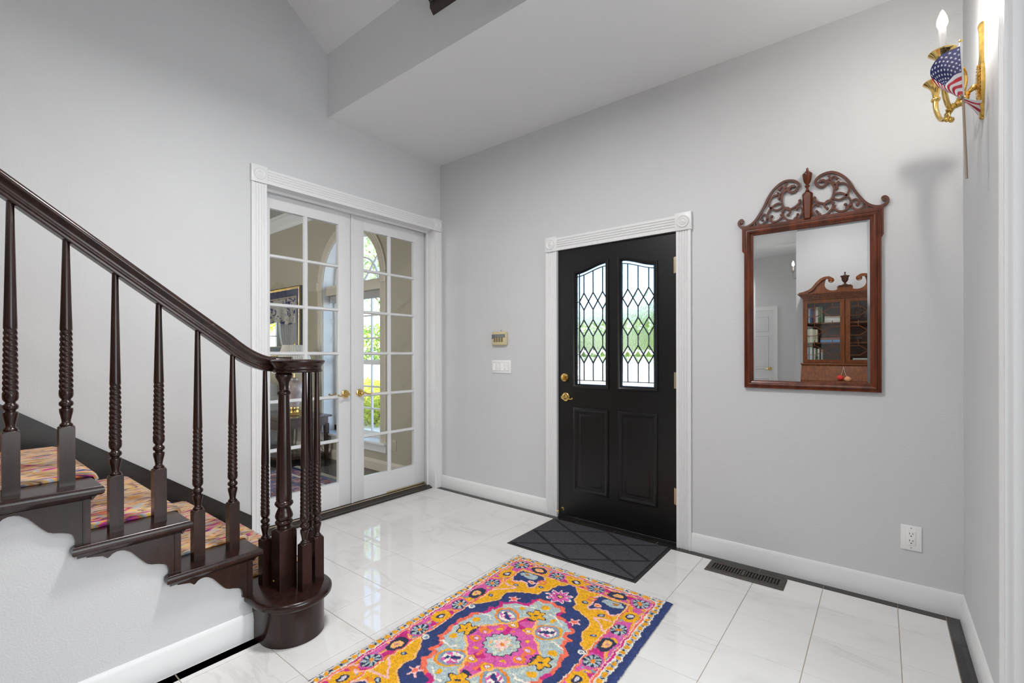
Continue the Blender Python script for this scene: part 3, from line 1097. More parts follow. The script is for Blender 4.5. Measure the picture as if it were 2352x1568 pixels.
# white panelled door in the hall (seen in the mirror)
hd = thing('door_4', (1.33, -6.6, 0), 'white panelled hall door with a brass lever', None, None, 'structure')
MB().box(0.94, 1.706, -6.6, -6.585, 0.01, 2.03).build('slab', 'white_door', hd)
MB().box(1.706, 1.769, -6.6, -6.578, 0, 2.03).box(0.87, 0.94, -6.6, -6.578, 0, 2.03).box(0.87, 1.769, -6.6, -6.578, 2.03, 2.10).build('casing', 'white_trim', hd)
for (x0, x1) in ((1.06, 1.28), (1.37, 1.60)):
    for (z0, z1) in ((0.2, 0.78), (0.98, 1.55), (1.66, 1.90)):
        mb = MB()
        mb.loft([[(x0 - q, y, z0 - q), (x1 + q, y, z0 - q), (x1 + q, y, z1 + q), (x0 - q, y, z1 + q)] for q, y in ((0.02, -6.585), (0.012, -6.576), (0.0, -6.583), (-0.03, -6.577))])
        mb.build('panel', 'white_door', hd)
lever(hd, (1.645, -6.585, 0.965), (0, 1, 0), (-1, 0, 0))


# ================================================================ staircase
RISE, RUN = 0.196, 0.264
NST = 9
YR = lambda i: (-1.853 if i == 1 else -2.119 - RUN * (i - 2))     # face of riser i
SX = 1.08                                                          # face of the wall under the stairs
st = thing('staircase', (0.55, -2.2, 0), 'dark stained staircase with twisted balusters, scroll volute and carved tread brackets', 'staircase')

pw = [(-2.113, 0.0), (-2.113, RISE - 0.034)]
for i in range(2, NST + 1):
    pw += [(YR(i) - 0.012, RISE * (i - 1) - 0.034), (YR(i) - 0.012, RISE * i - 0.034)]
pw += [(-5.0, RISE * NST - 0.034), (-5.0, 0.0)]
mb = MB().prism(pw, 'x', 0.0, SX)
struct('wall_stair', mb, 'wall_paint', 'grey wall below the dark staircase')

# starting step with rounded end
BC, BR_ = (1.175, -1.982), 0.131


def bull(r, x0, z0, z1, prof=None):
    n = 28
    pts = [(x0, BC[1] - r), ] + [(BC[0] + r * math.cos(-PI / 2 + PI * i / n), BC[1] + r * math.sin(-PI / 2 + PI * i / n)) for i in range(n + 1)] + [(x0, BC[1] + r)]
    return [(p[0], p[1], z0) for p in pts]


mb = MB()
mb.loft([bull(BR_, 0.02, 0.0, 0), bull(BR_, 0.02, 0.158, 0)])
mb.build('starting_riser', 'dark_wood', st, smooth=35)
mb = MB()
mb.loft([bull(BR_ + 0.006, 0.02, 0.150, 0), bull(BR_ + 0.014, 0.02, 0.164, 0), bull(BR_ + 0.014, 0.02, 0.166, 0)])
mb.build('cove_mould', 'dark_wood', st, smooth=35)
mb = MB()
R2 = BR_ + 0.034
mb.loft([bull(R2 - 0.006, 0.02, 0.166, 0), bull(R2 - 0.0015, 0.02, 0.170, 0), bull(R2, 0.02, 0.178, 0), bull(R2 - 0.001, 0.02, 0.187, 0), bull(R2 - 0.006, 0.02, 0.1935, 0), bull(R2 - 0.012, 0.02, 0.196, 0)])
mb.build('starting_tread', 'dark_wood', st, smooth=35)

# scalloped bracket outline, relative to (next riser, tread top)
BRK = [(-0.276, -0.036), (-0.276, -0.043), (-0.274, -0.051), (-0.256, -0.054), (-0.232, -0.059), (-0.224, -0.066), (-0.219, -0.071), (-0.213, -0.068), (-0.205, -0.060), (-0.195, -0.056), (-0.183, -0.0555), (-0.170, -0.059),
       (-0.152, -0.072), (-0.134, -0.095), (-0.118, -0.116), (-0.105, -0.131), (-0.092, -0.138), (-0.079, -0.141), (-0.067, -0.145), (-0.054, -0.150), (-0.046, -0.156), (-0.040, -0.168), (-0.037, -0.186), (-0.038, -0.197),
       (0.0, -0.197), (0.0, -0.036)]
for i in range(2, NST + 1):
    zt = RISE * i
    yr = YR(i)
    yb = YR(i + 1)
    # riser
    MB().box(0.02, SX + 0.02, yr - 0.02, yr, zt - RISE, zt - 0.03).build('riser', 'dark_wood', st)
    # tread with rounded nosing at the front and on the open side
    mb = MB()
    fy, fx = yr + 0.034, SX + 0.046

    def rg(ins, z):
        return [(0.02, fy - ins, z), (fx - ins, fy - ins, z), (fx - ins, yb - 0.052 + ins, z), (SX + 0.006, yb - 0.052 + ins, z), (SX + 0.006, yb - 0.004, z), (0.02, yb - 0.004, z)]
    mb.loft([rg(0.008, zt - 0.032), rg(0.002, zt - 0.027), rg(0, zt - 0.017), rg(0.002, zt - 0.007), rg(0.008, zt - 0.001), rg(0.014, zt)])
    mb.build('tread', 'dark_wood', st, smooth=35)
    mb = MB()
    cv = [(0, -0.030), (0.020, -0.030), (0.019, -0.034), (0.012, -0.040), (0.006, -0.046), (0, -0.048)]
    mb.prism([(SX + 0.014 + p[0], zt + p[1]) for p in cv], 'y', yb - 0.035, yr + 0.008)
    mb.prism([(yr + p[0] * 0.8, zt + p[1]) for p in cv], 'x', 0.02, SX + 0.03)
    mb.build('cove_mould', 'dark_wood', st, smooth=35)
    mb = MB()
    mb.prism([(yr + p[0], zt + p[1]) for p in BRK], 'x', SX - 0.002, SX + 0.016)
    mb.box(SX + 0.010, SX + 0.021, yr - 0.0165, yr + 0.0, zt - 0.186, zt - 0.036)
    mb.build('bracket', 'dark_wood', st)

# wall side skirt board with a moulded cap
sk = lambda y: 0.184 + 0.742 * (-1.679 - y)
mb = MB()
mb.prism([(-1.679, 0.0), (-1.679, 0.184), (-4.3, sk(-4.3)), (-4.3, sk(-4.3) - 0.6), (-2.2, 0.0)], 'x', 0.0, 0.018)
mb.build('skirt_board', 'skirt_wood', st)
mb = MB()
mb.prism([(-1.679, 0.176), (-1.679, 0.186), (-4.3, sk(-4.3) + 0.002), (-4.3, sk(-4.3) - 0.008)], 'x', 0.0, 0.023)
mb.build('skirt_cap', 'skirt_wood', st)
MB().box(0.0, SX, -5.0, YR(NST) - 0.3, RISE * NST - 0.036, RISE * NST).build('landing', 'dark_wood', st)

# balusters: square block, turned vase and ring, rope twist, tapering shaft
RAIL_X = 1.025
zrail = lambda y: 1.231 + 0.7545 * (-2.17 - y)
NSTART, LEAD = 4, 0.072


def block(mb, cx, cy, z0, h, w):
    """square block whose faces end in arcs and roll over into the turning"""
    r = w / 2
    q = 6
    sq = []
    for (ax_, ay_, bx_, by_) in ((-1, -1, 1, -1), (1, -1, 1, 1), (1, 1, -1, 1), (-1, 1, -1, -1)):
        for k in range(q):
            t_ = k / q
            sq.append((ax_ + (bx_ - ax_) * t_, ay_ + (by_ - ay_) * t_, (2 * t_ - 1) ** 2))
    d = w * 0.16
    R_ = [[(cx + x * r, cy + y * r, z0) for x, y, e in sq], [(cx + x * r, cy + y * r, z0 + h - d * e - 0.0015) for x, y, e in sq], [(cx + x * r, cy + y * r, z0 + h - d * e) for x, y, e in sq]]
    for (k, dz) in ((0.93, 0.05), (0.80, 0.075)):
        R_.append([(cx + x * r * (k if True else 1) * (1 - 0.25 * e * (1 - k) / 0.2), cy + y * r * k * (1 - 0.25 * e * (1 - k) / 0.2), z0 + h - d * e * (1 - (1 - k) / 0.2 * 0.9) + w * dz * 0.6) for x, y, e in sq])
    mb.loft(R_)


def twist_fn(z_a, z_b, amp):
    def fn(r, h, a):
        if h < z_a or h > z_b:
            return r
        e = min(1, (h - z_a) / 0.012) * min(1, (z_b - h) / 0.014)
        ph = math.cos(NSTART * (a + 2 * PI * h / LEAD))
        return r * (1 - amp * e * (0.5 - 0.5 * ph) ** 1.6)
    return fn


def baluster(cx, cy, z0, ztop, w=0.041, k=1.0):
    mb = MB()
    block(mb, cx, cy, z0, 0.205, w)
    T0, T1 = 0.318, 0.545
    prof = [(0.012, 0.203), (0.0165, 0.2055), (0.0182, 0.209), (0.0165, 0.213), (0.0120, 0.217), (0.0122, 0.225), (0.0150, 0.240), (0.0180, 0.254), (0.0186, 0.262), (0.0180, 0.266), (0.0125, 0.2685), (0.0125, 0.272),
            (0.0180, 0.2765), (0.0194, 0.283), (0.0180, 0.289), (0.0150, 0.292), (0.0122, 0.295), (0.0125, 0.299), (0.0165, 0.303), (0.0188, 0.310), (0.0192, 0.317)]
    n = 72
    for q in range(n + 1):
        prof.append((0.0193 - 0.0027 * q / n, T0 + (T1 - T0) * q / n))
    L = ztop - z0
    for q in range(1, 7):
        u = q / 6
        prof.append((0.0163 + (0.0092 - 0.0163) * u, T1 + (L - T1) * u))
    mb.lathe([(r * k, h) for r, h in prof], (cx, cy, z0), 40, fn=twist_fn(T0, T1, 0.20))
    return mb.build('baluster', 'dark_wood', st, smooth=50)


for j in range(0, 15):
    y = -2.170 - 0.132 * j
    i = 2 + (j // 2)
    if i > NST:
        break
    baluster(RAIL_X, y, RISE * i, zrail(y) + 0.012)
# starting step: newel and the balusters that ring it
for (x, y) in ((1.040, -2.040), (1.235, -1.957), (1.200, -1.880), (1.110, -1.865)):
    baluster(x, y, 0.196, 1.162, 0.043)
mb = MB()
nx, ny = 1.135, -2.000
block(mb, nx, ny, 0.196, 0.262, 0.077)
np_ = [(0.028, 0.258), (0.030, 0.266), (0.027, 0.274), (0.034, 0.281), (0.0375, 0.289), (0.034, 0.297), (0.030, 0.300), (0.034, 0.306), (0.037, 0.314), (0.036, 0.324), (0.031, 0.338), (0.026, 0.350), (0.026, 0.356), (0.033, 0.362),
       (0.0385, 0.371), (0.0365, 0.380), (0.031, 0.385), (0.0325, 0.390), (0.0325, 0.43), (0.0305, 0.55), (0.0265, 0.70), (0.0225, 0.852), (0.0225, 0.858), (0.0270, 0.862), (0.0285, 0.868), (0.0265, 0.874), (0.0215, 0.878), (0.0205, 0.885),
       (0.0205, 0.900), (0.0225, 0.915), (0.0290, 0.928), (0.0350, 0.938), (0.0365, 0.947), (0.0340, 0.954), (0.030, 0.958), (0.030, 0.964)]
mb.lathe(np_, (nx, ny, 0.196), 32)
mb.build('newel_post', 'dark_wood', st, smooth=45)
mb = MB()
mb.lathe([(0.006, 0), (0.006, -0.002), (0.0001, -0.003)], (1.113, -2.0387, 0.225), 12, 'y')
mb.build('screw_plug', 'brass', st)

# handrail: moulded section swept down the slope, easing level into the volute
hp = [(-0.021, 0.0), (0.021, 0.0), (0.0225, 0.004), (0.0225, 0.010), (0.0195, 0.013), (0.0215, 0.0165), (0.0215, 0.020), (0.0195, 0.024), (0.0215, 0.034), (0.0265, 0.042), (0.030, 0.047), (0.0305, 0.053),
      (0.028, 0.060), (0.021, 0.065), (0.010, 0.068)]
hp = hp + [(-a, b_) for a, b_ in hp[::-1] if a > 0 and b_ > 0.0] 
path = [(RAIL_X, -4.35, zrail(-4.35))]
path.append((RAIL_X, -2.215, zrail(-2.215)))
for q in range(1, 11):
    u = q / 10
    p0 = np.array((-2.215, zrail(-2.215)))
    p1 = np.array((-2.085, 1.150))
    p2 = np.array((-1.985, 1.157))
    p = (1 - u) ** 2 * p0 + 2 * u * (1 - u) * p1 + u * u * p2
    path.append((RAIL_X + 0.012 * max(0, u - 0.4), p[0], p[1]))
path.append((RAIL_X + 0.045, -1.93, 1.157))
rings = []
for i, p in enumerate(path):
    a = Vector(path[max(i - 1, 0)])
    c = Vector(path[min(i + 1, len(path) - 1)])
    t_ = (c - a).normalized()
    side = t_.cross(Vector((0, 0, 1))).normalized()
    up = side.cross(t_).normalized()
    rings.append([tuple(Vector(p) + side * s_ + up * v) for s_, v in hp])
mb = MB()
mb.loft(rings)
mb.build('handrail', 'dark_wood', st, smooth=40)
mb = MB()
mb.lathe([(0.095, 0.0), (0.102, 0.001), (0.104, 0.004), (0.1035, 0.010), (0.100, 0.0125), (0.1015, 0.0155), (0.100, 0.019), (0.1005, 0.026), (0.1045, 0.034), (0.1115, 0.041), (0.1150, 0.047), (0.1145, 0.052), (0.109, 0.056), (0.095, 0.058), (0.05, 0.0585), (0.001, 0.0585)],
         (1.150, -1.943, 1.155), 48)
mb.build('volute_cap', 'dark_wood', st, smooth=40)

# carpet runner
m, nt, out = nm('runner_wool')
tc = N(nt, 'ShaderNodeTexCoord')
mp = N(nt, 'ShaderNodeMapping')
mp.inputs['Scale'].default_value = (20, 4.5, 8)
nt.links.new(tc.outputs['Object'], mp.inputs[0])
n1 = N(nt, 'ShaderNodeTexNoise')
n1.inputs['Scale'].default_value = 1.0
n1.inputs['Detail'].default_value = 2.5
n1.inputs['Roughness'].default_value = 0.55
n1.inputs['Distortion'].default_value = 0.15
nt.links.new(mp.outputs[0], n1.inputs['Vector'])
cs = [(0.0, srgb(40, 52, 108)), (0.33, srgb(58, 74, 130)), (0.36, srgb(220, 196, 176)), (0.395, srgb(226, 150, 60)), (0.425, srgb(226, 206, 190)), (0.455, srgb(214, 160, 60)), (0.475, srgb(60, 74, 126)), (0.495, srgb(226, 178, 150)), (0.525, srgb(228, 196, 90)),
      (0.545, srgb(206, 190, 206)), (0.565, srgb(150, 178, 190)), (0.585, srgb(230, 170, 60)), (0.61, srgb(212, 70, 150)), (0.635, srgb(52, 62, 116)), (0.66, srgb(226, 120, 50)), (0.70, srgb(226, 214, 196))]
r1 = ramp(nt, cs, 'LINEAR')
nt.links.new(n1.outputs[0], r1.inputs[0])
n3 = N(nt, 'ShaderNodeTexNoise')
n3.inputs['Scale'].default_value = 380
nt.links.new(tc.outputs['Object'], n3.inputs['Vector'])
bp = N(nt, 'ShaderNodeBump')
bp.inputs['Strength'].default_value = 0.6
bp.inputs['Distance'].default_value = 0.004
nt.links.new(n3.outputs[0], bp.inputs['Height'])
b = N(nt, 'ShaderNodeBsdfPrincipled')
b.inputs['Roughness'].default_value = 0.95
b.inputs['Specular IOR Level'].default_value = 0.1
nt.links.new(r1.outputs[0], b.inputs['Base Color'])
nt.links.new(bp.outputs[0], b.inputs['Normal'])
nt.links.new(b.outputs[0], out.inputs[0])
TH = 0.013
pth = [(YR(2), RISE + 0.001)]
pth = []
for i in range(2, NST + 1):
    yr, zt, zb_ = YR(i), RISE * i, RISE * (i - 1)
    pth += [(yr + 0.002, zb_ + 0.016), (yr + 0.004, zt - 0.045), (yr + 0.022, zt - 0.036), (yr + 0.036, zt - 0.028), (yr + 0.039, zt - 0.014), (yr + 0.034, zt - 0.002), (yr + 0.022, zt + 0.001), (YR(i + 1) + 0.004, zt + 0.001)]
mb = MB()
outp = []
for i, p in enumerate(pth):
    a = Vector(pth[max(0, i - 1)])
    c = Vector(pth[min(len(pth) - 1, i + 1)])
    t_ = (c - a).normalized()
    nn = Vector((-t_.y, t_.x)) * -1
    if nn.x < 0 and nn.y < 0:
        nn = -nn
    outp.append((p[0] + abs(nn.x) * TH * (1 if True else 0), p[1] + abs(nn.y) * TH))
rings = []
X0, X1 = 0.135, 0.938
for p, q in zip(pth, outp):
    rings.append([(X0, p[0], p[1]), (X0, q[0], q[1]), (X0 + 0.4, q[0], q[1]), (X1 - 0.006, q[0], q[1]), (X1, (p[0] + q[0]) / 2, (p[1] + q[1]) / 2), (X1, p[0], p[1])])
mb.loft(rings)
# first flight piece on the starting tread and its riser
pl = [(YR(1) + 0.003, 0.004), (YR(1) + 0.006, 0.150), (YR(1) + 0.030, 0.160), (YR(1) + 0.037, 0.168), (YR(1) + 0.040, 0.184), (YR(1) + 0.034, 0.195), (YR(1) + 0.02, 0.197), (YR(2) + 0.004, 0.197)]
rings = []
for i, p in enumerate(pl):
    q = (p[0] + (TH if i < 5 else (TH * 0.6 if i == 5 else 0)), p[1] + (0 if i < 4 else TH))
    rings.append([(X0, p[0], p[1]), (X0, q[0], q[1]), (X0 + 0.4, q[0], q[1]), (X1 - 0.006, q[0], q[1]), (X1, (p[0] + q[0]) / 2, (p[1] + q[1]) / 2), (X1, p[0], p[1])])
mb.loft(rings)
o = mb.build('stair_runner', 'runner_wool', smooth=60)
tag(o, 'multicoloured striped wool runner laid up the dark staircase', 'carpet')


# ================================================================ rug
RA = math.radians(2.2)
RWD, RLN = 0.940, 1.52


def inpoly(px, py, poly):
    c = np.zeros(px.shape, bool)
    n = len(poly)
    for i in range(n):
        x1, y1 = poly[i]
        x2, y2 = poly[(i + 1) % n]
        k = ((y1 > py) != (y2 > py))
        with np.errstate(divide='ignore', invalid='ignore'):
            xi = (x2 - x1) * (py - y1) / (y2 - y1 + 1e-12) + x1
        c ^= k & (px < xi)
    return c


def seg_dist(px, py, pts):
    d = np.full(px.shape, 1e9)
    for (x1, y1), (x2, y2) in zip(pts[:-1], pts[1:]):
        dx, dy = x2 - x1, y2 - y1
        t_ = np.clip(((px - x1) * dx + (py - y1) * dy) / (dx * dx + dy * dy + 1e-9), 0, 1)
        d = np.minimum(d, np.hypot(px - x1 - t_ * dx, py - y1 - t_ * dy))
    return d


def vnoise(px, py, sc, seed):
    g_ = np.random.default_rng(seed).random((128, 128))
    x, y = px / sc, py / sc
    xi, yi = np.floor(x).astype(int), np.floor(y).astype(int)
    fx, fy = x - xi, y - yi
    fx, fy = fx * fx * (3 - 2 * fx), fy * fy * (3 - 2 * fy)
    a = g_[xi % 128, yi % 128]
    b_ = g_[(xi + 1) % 128, yi % 128]
    c = g_[xi % 128, (yi + 1) % 128]
    d = g_[(xi + 1) % 128, (yi + 1) % 128]
    return (a * (1 - fx) + b_ * fx) * (1 - fy) + (c * (1 - fx) + d * fx) * fy


NAVY = srgb(46, 60, 108)
DKNAVY = srgb(44, 52, 78)
YEL = srgb(224, 164, 28)
ORG = srgb(226, 132, 40)
PINK = srgb(206, 88, 158)
MAG = srgb(190, 40, 120)
CORAL = srgb(226, 106, 82)
BLUEG = srgb(166, 182, 184)
STEEL = srgb(128, 146, 166)
CREAM = srgb(232, 212, 190)
PEACH = srgb(234, 176, 104)
WHT = srgb(228, 220, 206)
BLUSH = srgb(232, 180, 178)


def paint_rug(u, v):
    """woven pattern; u across and v along in centimetres from the far corner, mirrored about the centre"""
    c = np.zeros(u.shape + (3,))
    wob = lambda s_, a_, k: (vnoise(u + 50, v + 50, s_, k) - 0.5) * a_
    uu = u + wob(2.2, 1.1, 1) + wob(0.8, 0.5, 2)
    vv = v + wob(2.2, 1.1, 3) + wob(0.8, 0.5, 4)
    a = np.abs(uu - 45.6)
    b_ = np.abs(vv - 75.4)
    ea, eb = 46.2 - a, 76.0 - b_
    e = np.minimum(ea, eb)
    side = ea < eb                       # nearest edge is a long side

    def put(mask, col):
        c[mask] = col
    put(e < 100, NAVY)
    # ---- field
    yel = [(31.6, 17.0), (29.5, 17.8), (27.2, 20.4), (25.2, 24.6), (23.2, 27.5), (23.4, 30.3), (24.0, 33.0), (23.4, 36.4), (20.5, 38.8), (17.1, 40.7), (12.6, 42.6), (10.6, 43.8), (10.2, 47.0), (8.2, 49.2), (7.6, 52.6), (6.8, 56.4), (3.6, 59.2), (2.0, 61.6), (31.6, 61.6)]
    put(inpoly(a, b_, yel), YEL)
    put(seg_dist(a, b_, yel[:18]) < 0.45, PEACH)
    # corner pieces
    cor = [(31.0, 50.5), (28.0, 47.0), (24.5, 49.6), (21.5, 49.5), (17.8, 45.8), (15.8, 48.0), (16.6, 53.0), (15.0, 57.5), (16.5, 60.2), (31.0, 60.2)]
    put(inpoly(a, b_, cor), NAVY)
    put(((a - 24.5) / 5.6) ** 2 + ((b_ - 57.0) / 2.8) ** 2 < 1, BLUEG)
    put(((a - 26.2) / 1.5) ** 2 + ((b_ - 57.4) / 1.1) ** 2 < 1, srgb(170, 120, 60))
    put(((a - 19.6) / 2.1) ** 2 + ((b_ - 51.6) / 1.5) ** 2 < 1, BLUSH)
    put(((a - 19.6) / 1.1) ** 2 + ((b_ - 51.6) / 0.8) ** 2 < 1, ORG)
    put(seg_dist(a, b_, cor[:9]) < 0.5, BLUSH)
    put(seg_dist(a, b_, [(30.5, 43.0), (22.5, 41.5), (31.0, 34.0)]) < 0.55, BLUSH)
    for (x, y, r) in ((13.0, 50.5, 1.5), (24.5, 44.6, 1.5), (28.5, 28.5, 1.3)):
        put(np.hypot(a - x, (b_ - y) * 1.2) < r, NAVY)
        put(np.hypot(a - x, (b_ - y) * 1.2) < r * 0.5, BLUEG)
    put(((a - 27.5) / 3.2) ** 2 + ((b_ - 46.0) / 1.2) ** 2 < 0.5, ORG)
    put((np.hypot(a - 14.5, b_ - 55.0) < 2.4) & (np.hypot(a - 14.5, b_ - 55.0) > 1.3), CORAL)
    # ---- medallion with coral edge
    med = [(0, 40.6), (3.4, 39.2), (6.0, 39.4), (8.7, 36.6), (7.6, 34.4), (8.4, 32.0), (11.8, 31.4), (15.4, 30.0), (17.4, 27.4), (20.3, 25.8), (18.4, 23.4), (19.0, 20.2), (21.9, 19.6), (20.6, 16.8), (21.3, 13.6), (25.2, 10.8), (24.6, 7.0), (26.3, 3.0), (26.0, 0), (0, 0)]
    d_med = seg_dist(a, b_, med[:19])
    inm = inpoly(a, b_, med)
    put(inm, BLUEG)
    put(d_med < 0.95, CORAL)
    n5 = vnoise(u + 9, v + 9, 5.0, 11)
    put((d_med < 0.95) & (n5 > 0.62), MAG)
    put(inm & (d_med > 1.2) & (vnoise(u, v, 1.6, 12) > 0.70), srgb(184, 192, 178))
    for (x, y, rx, ry) in ((20.4, 7.8, 2.2, 1.7), (0.0, 35.2, 1.9, 1.9), (9.0, 27.5, 1.1, 1.5)):
        put(((a - x) / rx) ** 2 + ((b_ - y) / ry) ** 2 < 1, YEL)
    put(seg_dist(a, b_, [(22.5, 12.5), (17.0, 14.0), (15.0, 11.5)]) < 0.4, WHT)
    put(seg_dist(a, b_, [(13.5, 27.0), (8.5, 30.5), (4.5, 31.5)]) < 0.4, WHT)
    # ovals
    ox, oy = a - 10.9, b_ - 18.4
    th_ = 0.6
    rx = (ox * math.cos(th_) + oy * math.sin(th_)) / 7.2
    ry = (-ox * math.sin(th_) + oy * math.cos(th_)) / 5.6
    ro_ = np.hypot(rx, ry)
    put(ro_ < 1.0, ORG)
    put((ro_ < 1.0) & (n5 > 0.5), YEL)
    put(ro_ < 0.82, STEEL)
    put(ro_ < 0.62, WHT)
    put((ro_ < 0.62) & (vnoise(u, v, 1.0, 13) > 0.55), PINK)
    put(np.hypot((rx + 0.16) / 0.34, ry / 0.20) < 1, NAVY)
    put(np.hypot((rx - 0.34) / 0.16, ry / 0.22) < 1, NAVY)
    # pink diamond
    dia = [(0, 23.6), (2.8, 23.4), (3.8, 21.0), (5.0, 17.0), (7.2, 13.6), (11.0, 9.8), (14.5, 6.6), (17.2, 3.6), (18.0, 1.6), (18.2, 0), (0, 0)]
    ind = inpoly(a, b_, dia)
    put(ind, PINK)
    put(ind & (vnoise(u, v, 3.2, 14) > 0.66), MAG)
    put(ind & (vnoise(u, v, 2.6, 15) > 0.78), CORAL)
    put(ind & (np.hypot((a - 4.2) / 2.6, (b_ - 14.6) / 2.4) < 1) & (np.hypot((a - 4.0) / 1.5, (b_ - 14.2) / 1.2) > 1), YEL)
    put(ind & (np.hypot((a - 11.8) / 2.8, (b_ - 3.4) / 2.2) < 1) & (np.hypot((a - 11.4) / 1.6, (b_ - 3.0) / 1.1) > 1), ORG)
    put(ind & (np.hypot((a - 4.0) / 1.2, (b_ - 14.2) / 0.9) < 1), WHT)
    put(ind & (np.hypot((a - 11.4) / 1.2, (b_ - 3.0) / 0.8) < 1), srgb(216, 190, 214))
    put(ind & (np.hypot((a - 7.4) / 1.3, (b_ - 8.3) / 1.0) < 1), YEL)
    put(seg_dist(a, b_, dia[:10]) < 0.55, PEACH)
    # corner stars
    for (cx, cy) in ((0, 26.6), (19.6, 0)):
        x, y = a - cx, b_ - cy
        ang = np.arctan2(y, x)
        r = np.hypot(x, y)
        rim = 3.5 + 1.1 * np.cos(5 * ang + 0.6)
        put(r < rim + 0.7, DKNAVY)
        put(r < rim, YEL)
        put(r < 0.7, DKNAVY)
    put((np.abs(b_ - 21.6) < 0.7) & (a < 2.0), DKNAVY)
    put((np.abs(a - 15.6) < 0.7) & (b_ < 1.6), DKNAVY)
    # centre rosette
    x, y = uu - 45.6, vv - 75.4
    r = np.hypot(x, y)
    ang = np.arctan2(y, x)
    rim = 7.3 + 0.55 * np.cos(14 * ang)
    put(r < rim + 0.6, DKNAVY)
    put(r < rim, BLUEG)
    put((r < rim) & (vnoise(u, v, 1.1, 16) > 0.62), srgb(196, 202, 184))
    put((r < 5.2) & (vnoise(u, v, 0.9, 17) > 0.66), PEACH)
    put(r < 3.2 + 0.9 * np.cos(6 * ang), CREAM)
    put((r < 3.0) & (vnoise(u, v, 0.8, 18) > 0.6), BLUSH)
    put(r < 1.0, ORG)
    # pink flowers on the long axis, spiky blossoms at the medallion
    x, y = a, b_ - 47.8
    r = np.hypot(x, y * 1.1)
    ang = np.arctan2(y, x)
    rim = 5.2 + 1.5 * np.cos(9 * ang + 1.0)
    put(r < rim + 0.7, WHT)
    put((r < rim - 0.2), PINK)
    put(np.hypot(x / 2.1, y / 1.4) < 1, DKNAVY)
    put(np.hypot(x / 1.4, y / 0.9) < 1, PEACH)
    x, y = a - 17.0, b_ - 32.6
    r = np.hypot(x, y)
    ang = np.arctan2(y, x)
    put(r < 1.6 + 1.7 * np.clip(np.cos(5 * ang + 0.4), 0, 1), BLUSH)
    put(r < 1.3, CORAL)
    x, y = a - 29.8, b_ - 15.0
    put(np.hypot(x, y) < 1.5, WHT)
    put(np.hypot(x, y) < 0.8, STEEL)
    # ---- borders
    fl = e < 14.9
    s_ = np.where(side, b_, a)           # distance along the edge from the middle
    pit = np.where(side, 12.95, 11.8)
    put(fl, CREAM)
    put(e < 14.5, CORAL)
    put(e < 13.9, ORG)
    nb = vnoise(u + 31, v + 17, 4.2, 21)
    put((e < 13.7) & (nb > 0.50), YEL)
    put((e < 13.7) & (nb > 0.62), PINK)
    put((e < 13.7) & (nb < 0.34), MAG)
    put((e < 13.7) & (np.abs(nb - 0.42) < 0.025), BLUSH)
    put((e < 13.7) & (vnoise(u, v, 2.0, 22) > 0.80), STEEL)
    k = np.rint(s_ / pit)
    along = s_ - k * pit
    across = e - 10.4
    kk = k.astype(int)
    last = np.where(side, 5, 3)
    typ = np.where(kk % 2 == 1, 0, np.where(kk % 4 == 0, 1, 2))
    typ = np.where(kk == last, 0, typ)
    typ = np.where(side & (kk == 4), 1, typ)
    typ = np.where(side & (kk == 2), 2, typ)
    r = np.hypot(along, across * 1.15)
    ang = np.arctan2(across, along)
    q = fl & (e < 13.8) & (e > 5.8)
    t0 = q & (typ == 0)
    put(t0 & (r < 5.0), PINK)
    put(t0 & (r < 4.2), DKNAVY)
    put(t0 & (r < 4.0) & (r > 1.2) & (np.cos(8 * ang) > -0.1), BLUEG)
    put(t0 & (r < 1.2), ORG)
    t1 = q & (typ == 1)
    put(t1 & (r < 4.8), YEL)
    put(t1 & (np.hypot(along / 2.6, across / 1.9) < 1), DKNAVY)
    put(t1 & (np.hypot(along / 1.5, across / 1.0) < 1), srgb(206, 196, 208))
    t2 = q & (typ == 2)
    put(t2 & (np.hypot(along / 5.2, across / 3.4) < 1), DKNAVY)
    put(t2 & (np.hypot(along / 2.8, across / 1.9) < 1), PEACH)
    put(t2 & (np.hypot(along / 1.0, across / 0.7) < 1), srgb(200, 140, 130))
    put((e < 6.1), BLUSH)
    put((e < 5.6), CORAL)
    put((e < 5.6) & (nb > 0.55), MAG)
    put(e < 4.7, WHT)
    put(e < 4.3, srgb(196, 196, 184))
    put((e < 4.3) & (vnoise(u, v, 0.9, 23) > 0.66), STEEL)
    sp = np.where(side, 4.15, 7.2)
    ds = s_ - np.rint(s_ / sp) * sp
    put((e < 4.2) & (e > 1.9) & (np.hypot(ds / np.where(side, 1.25, 2.3), (e - 3.0) / 1.15) < 1), srgb(222, 152, 24))
    put((e < 4.2) & (e > 1.9) & (np.abs(np.abs(ds) - sp / 2) < 0.5) & (np.abs(e - 3.0) < 0.5), DKNAVY)
    put(e < 1.75, WHT)
    put(e < 1.25, NAVY)
    c = c * (0.72 + 0.56 * rng.random(u.shape))[..., None] * (0.88 + 0.24 * vnoise(u, v, 1.3, 41))[..., None] + 0.012
    return c


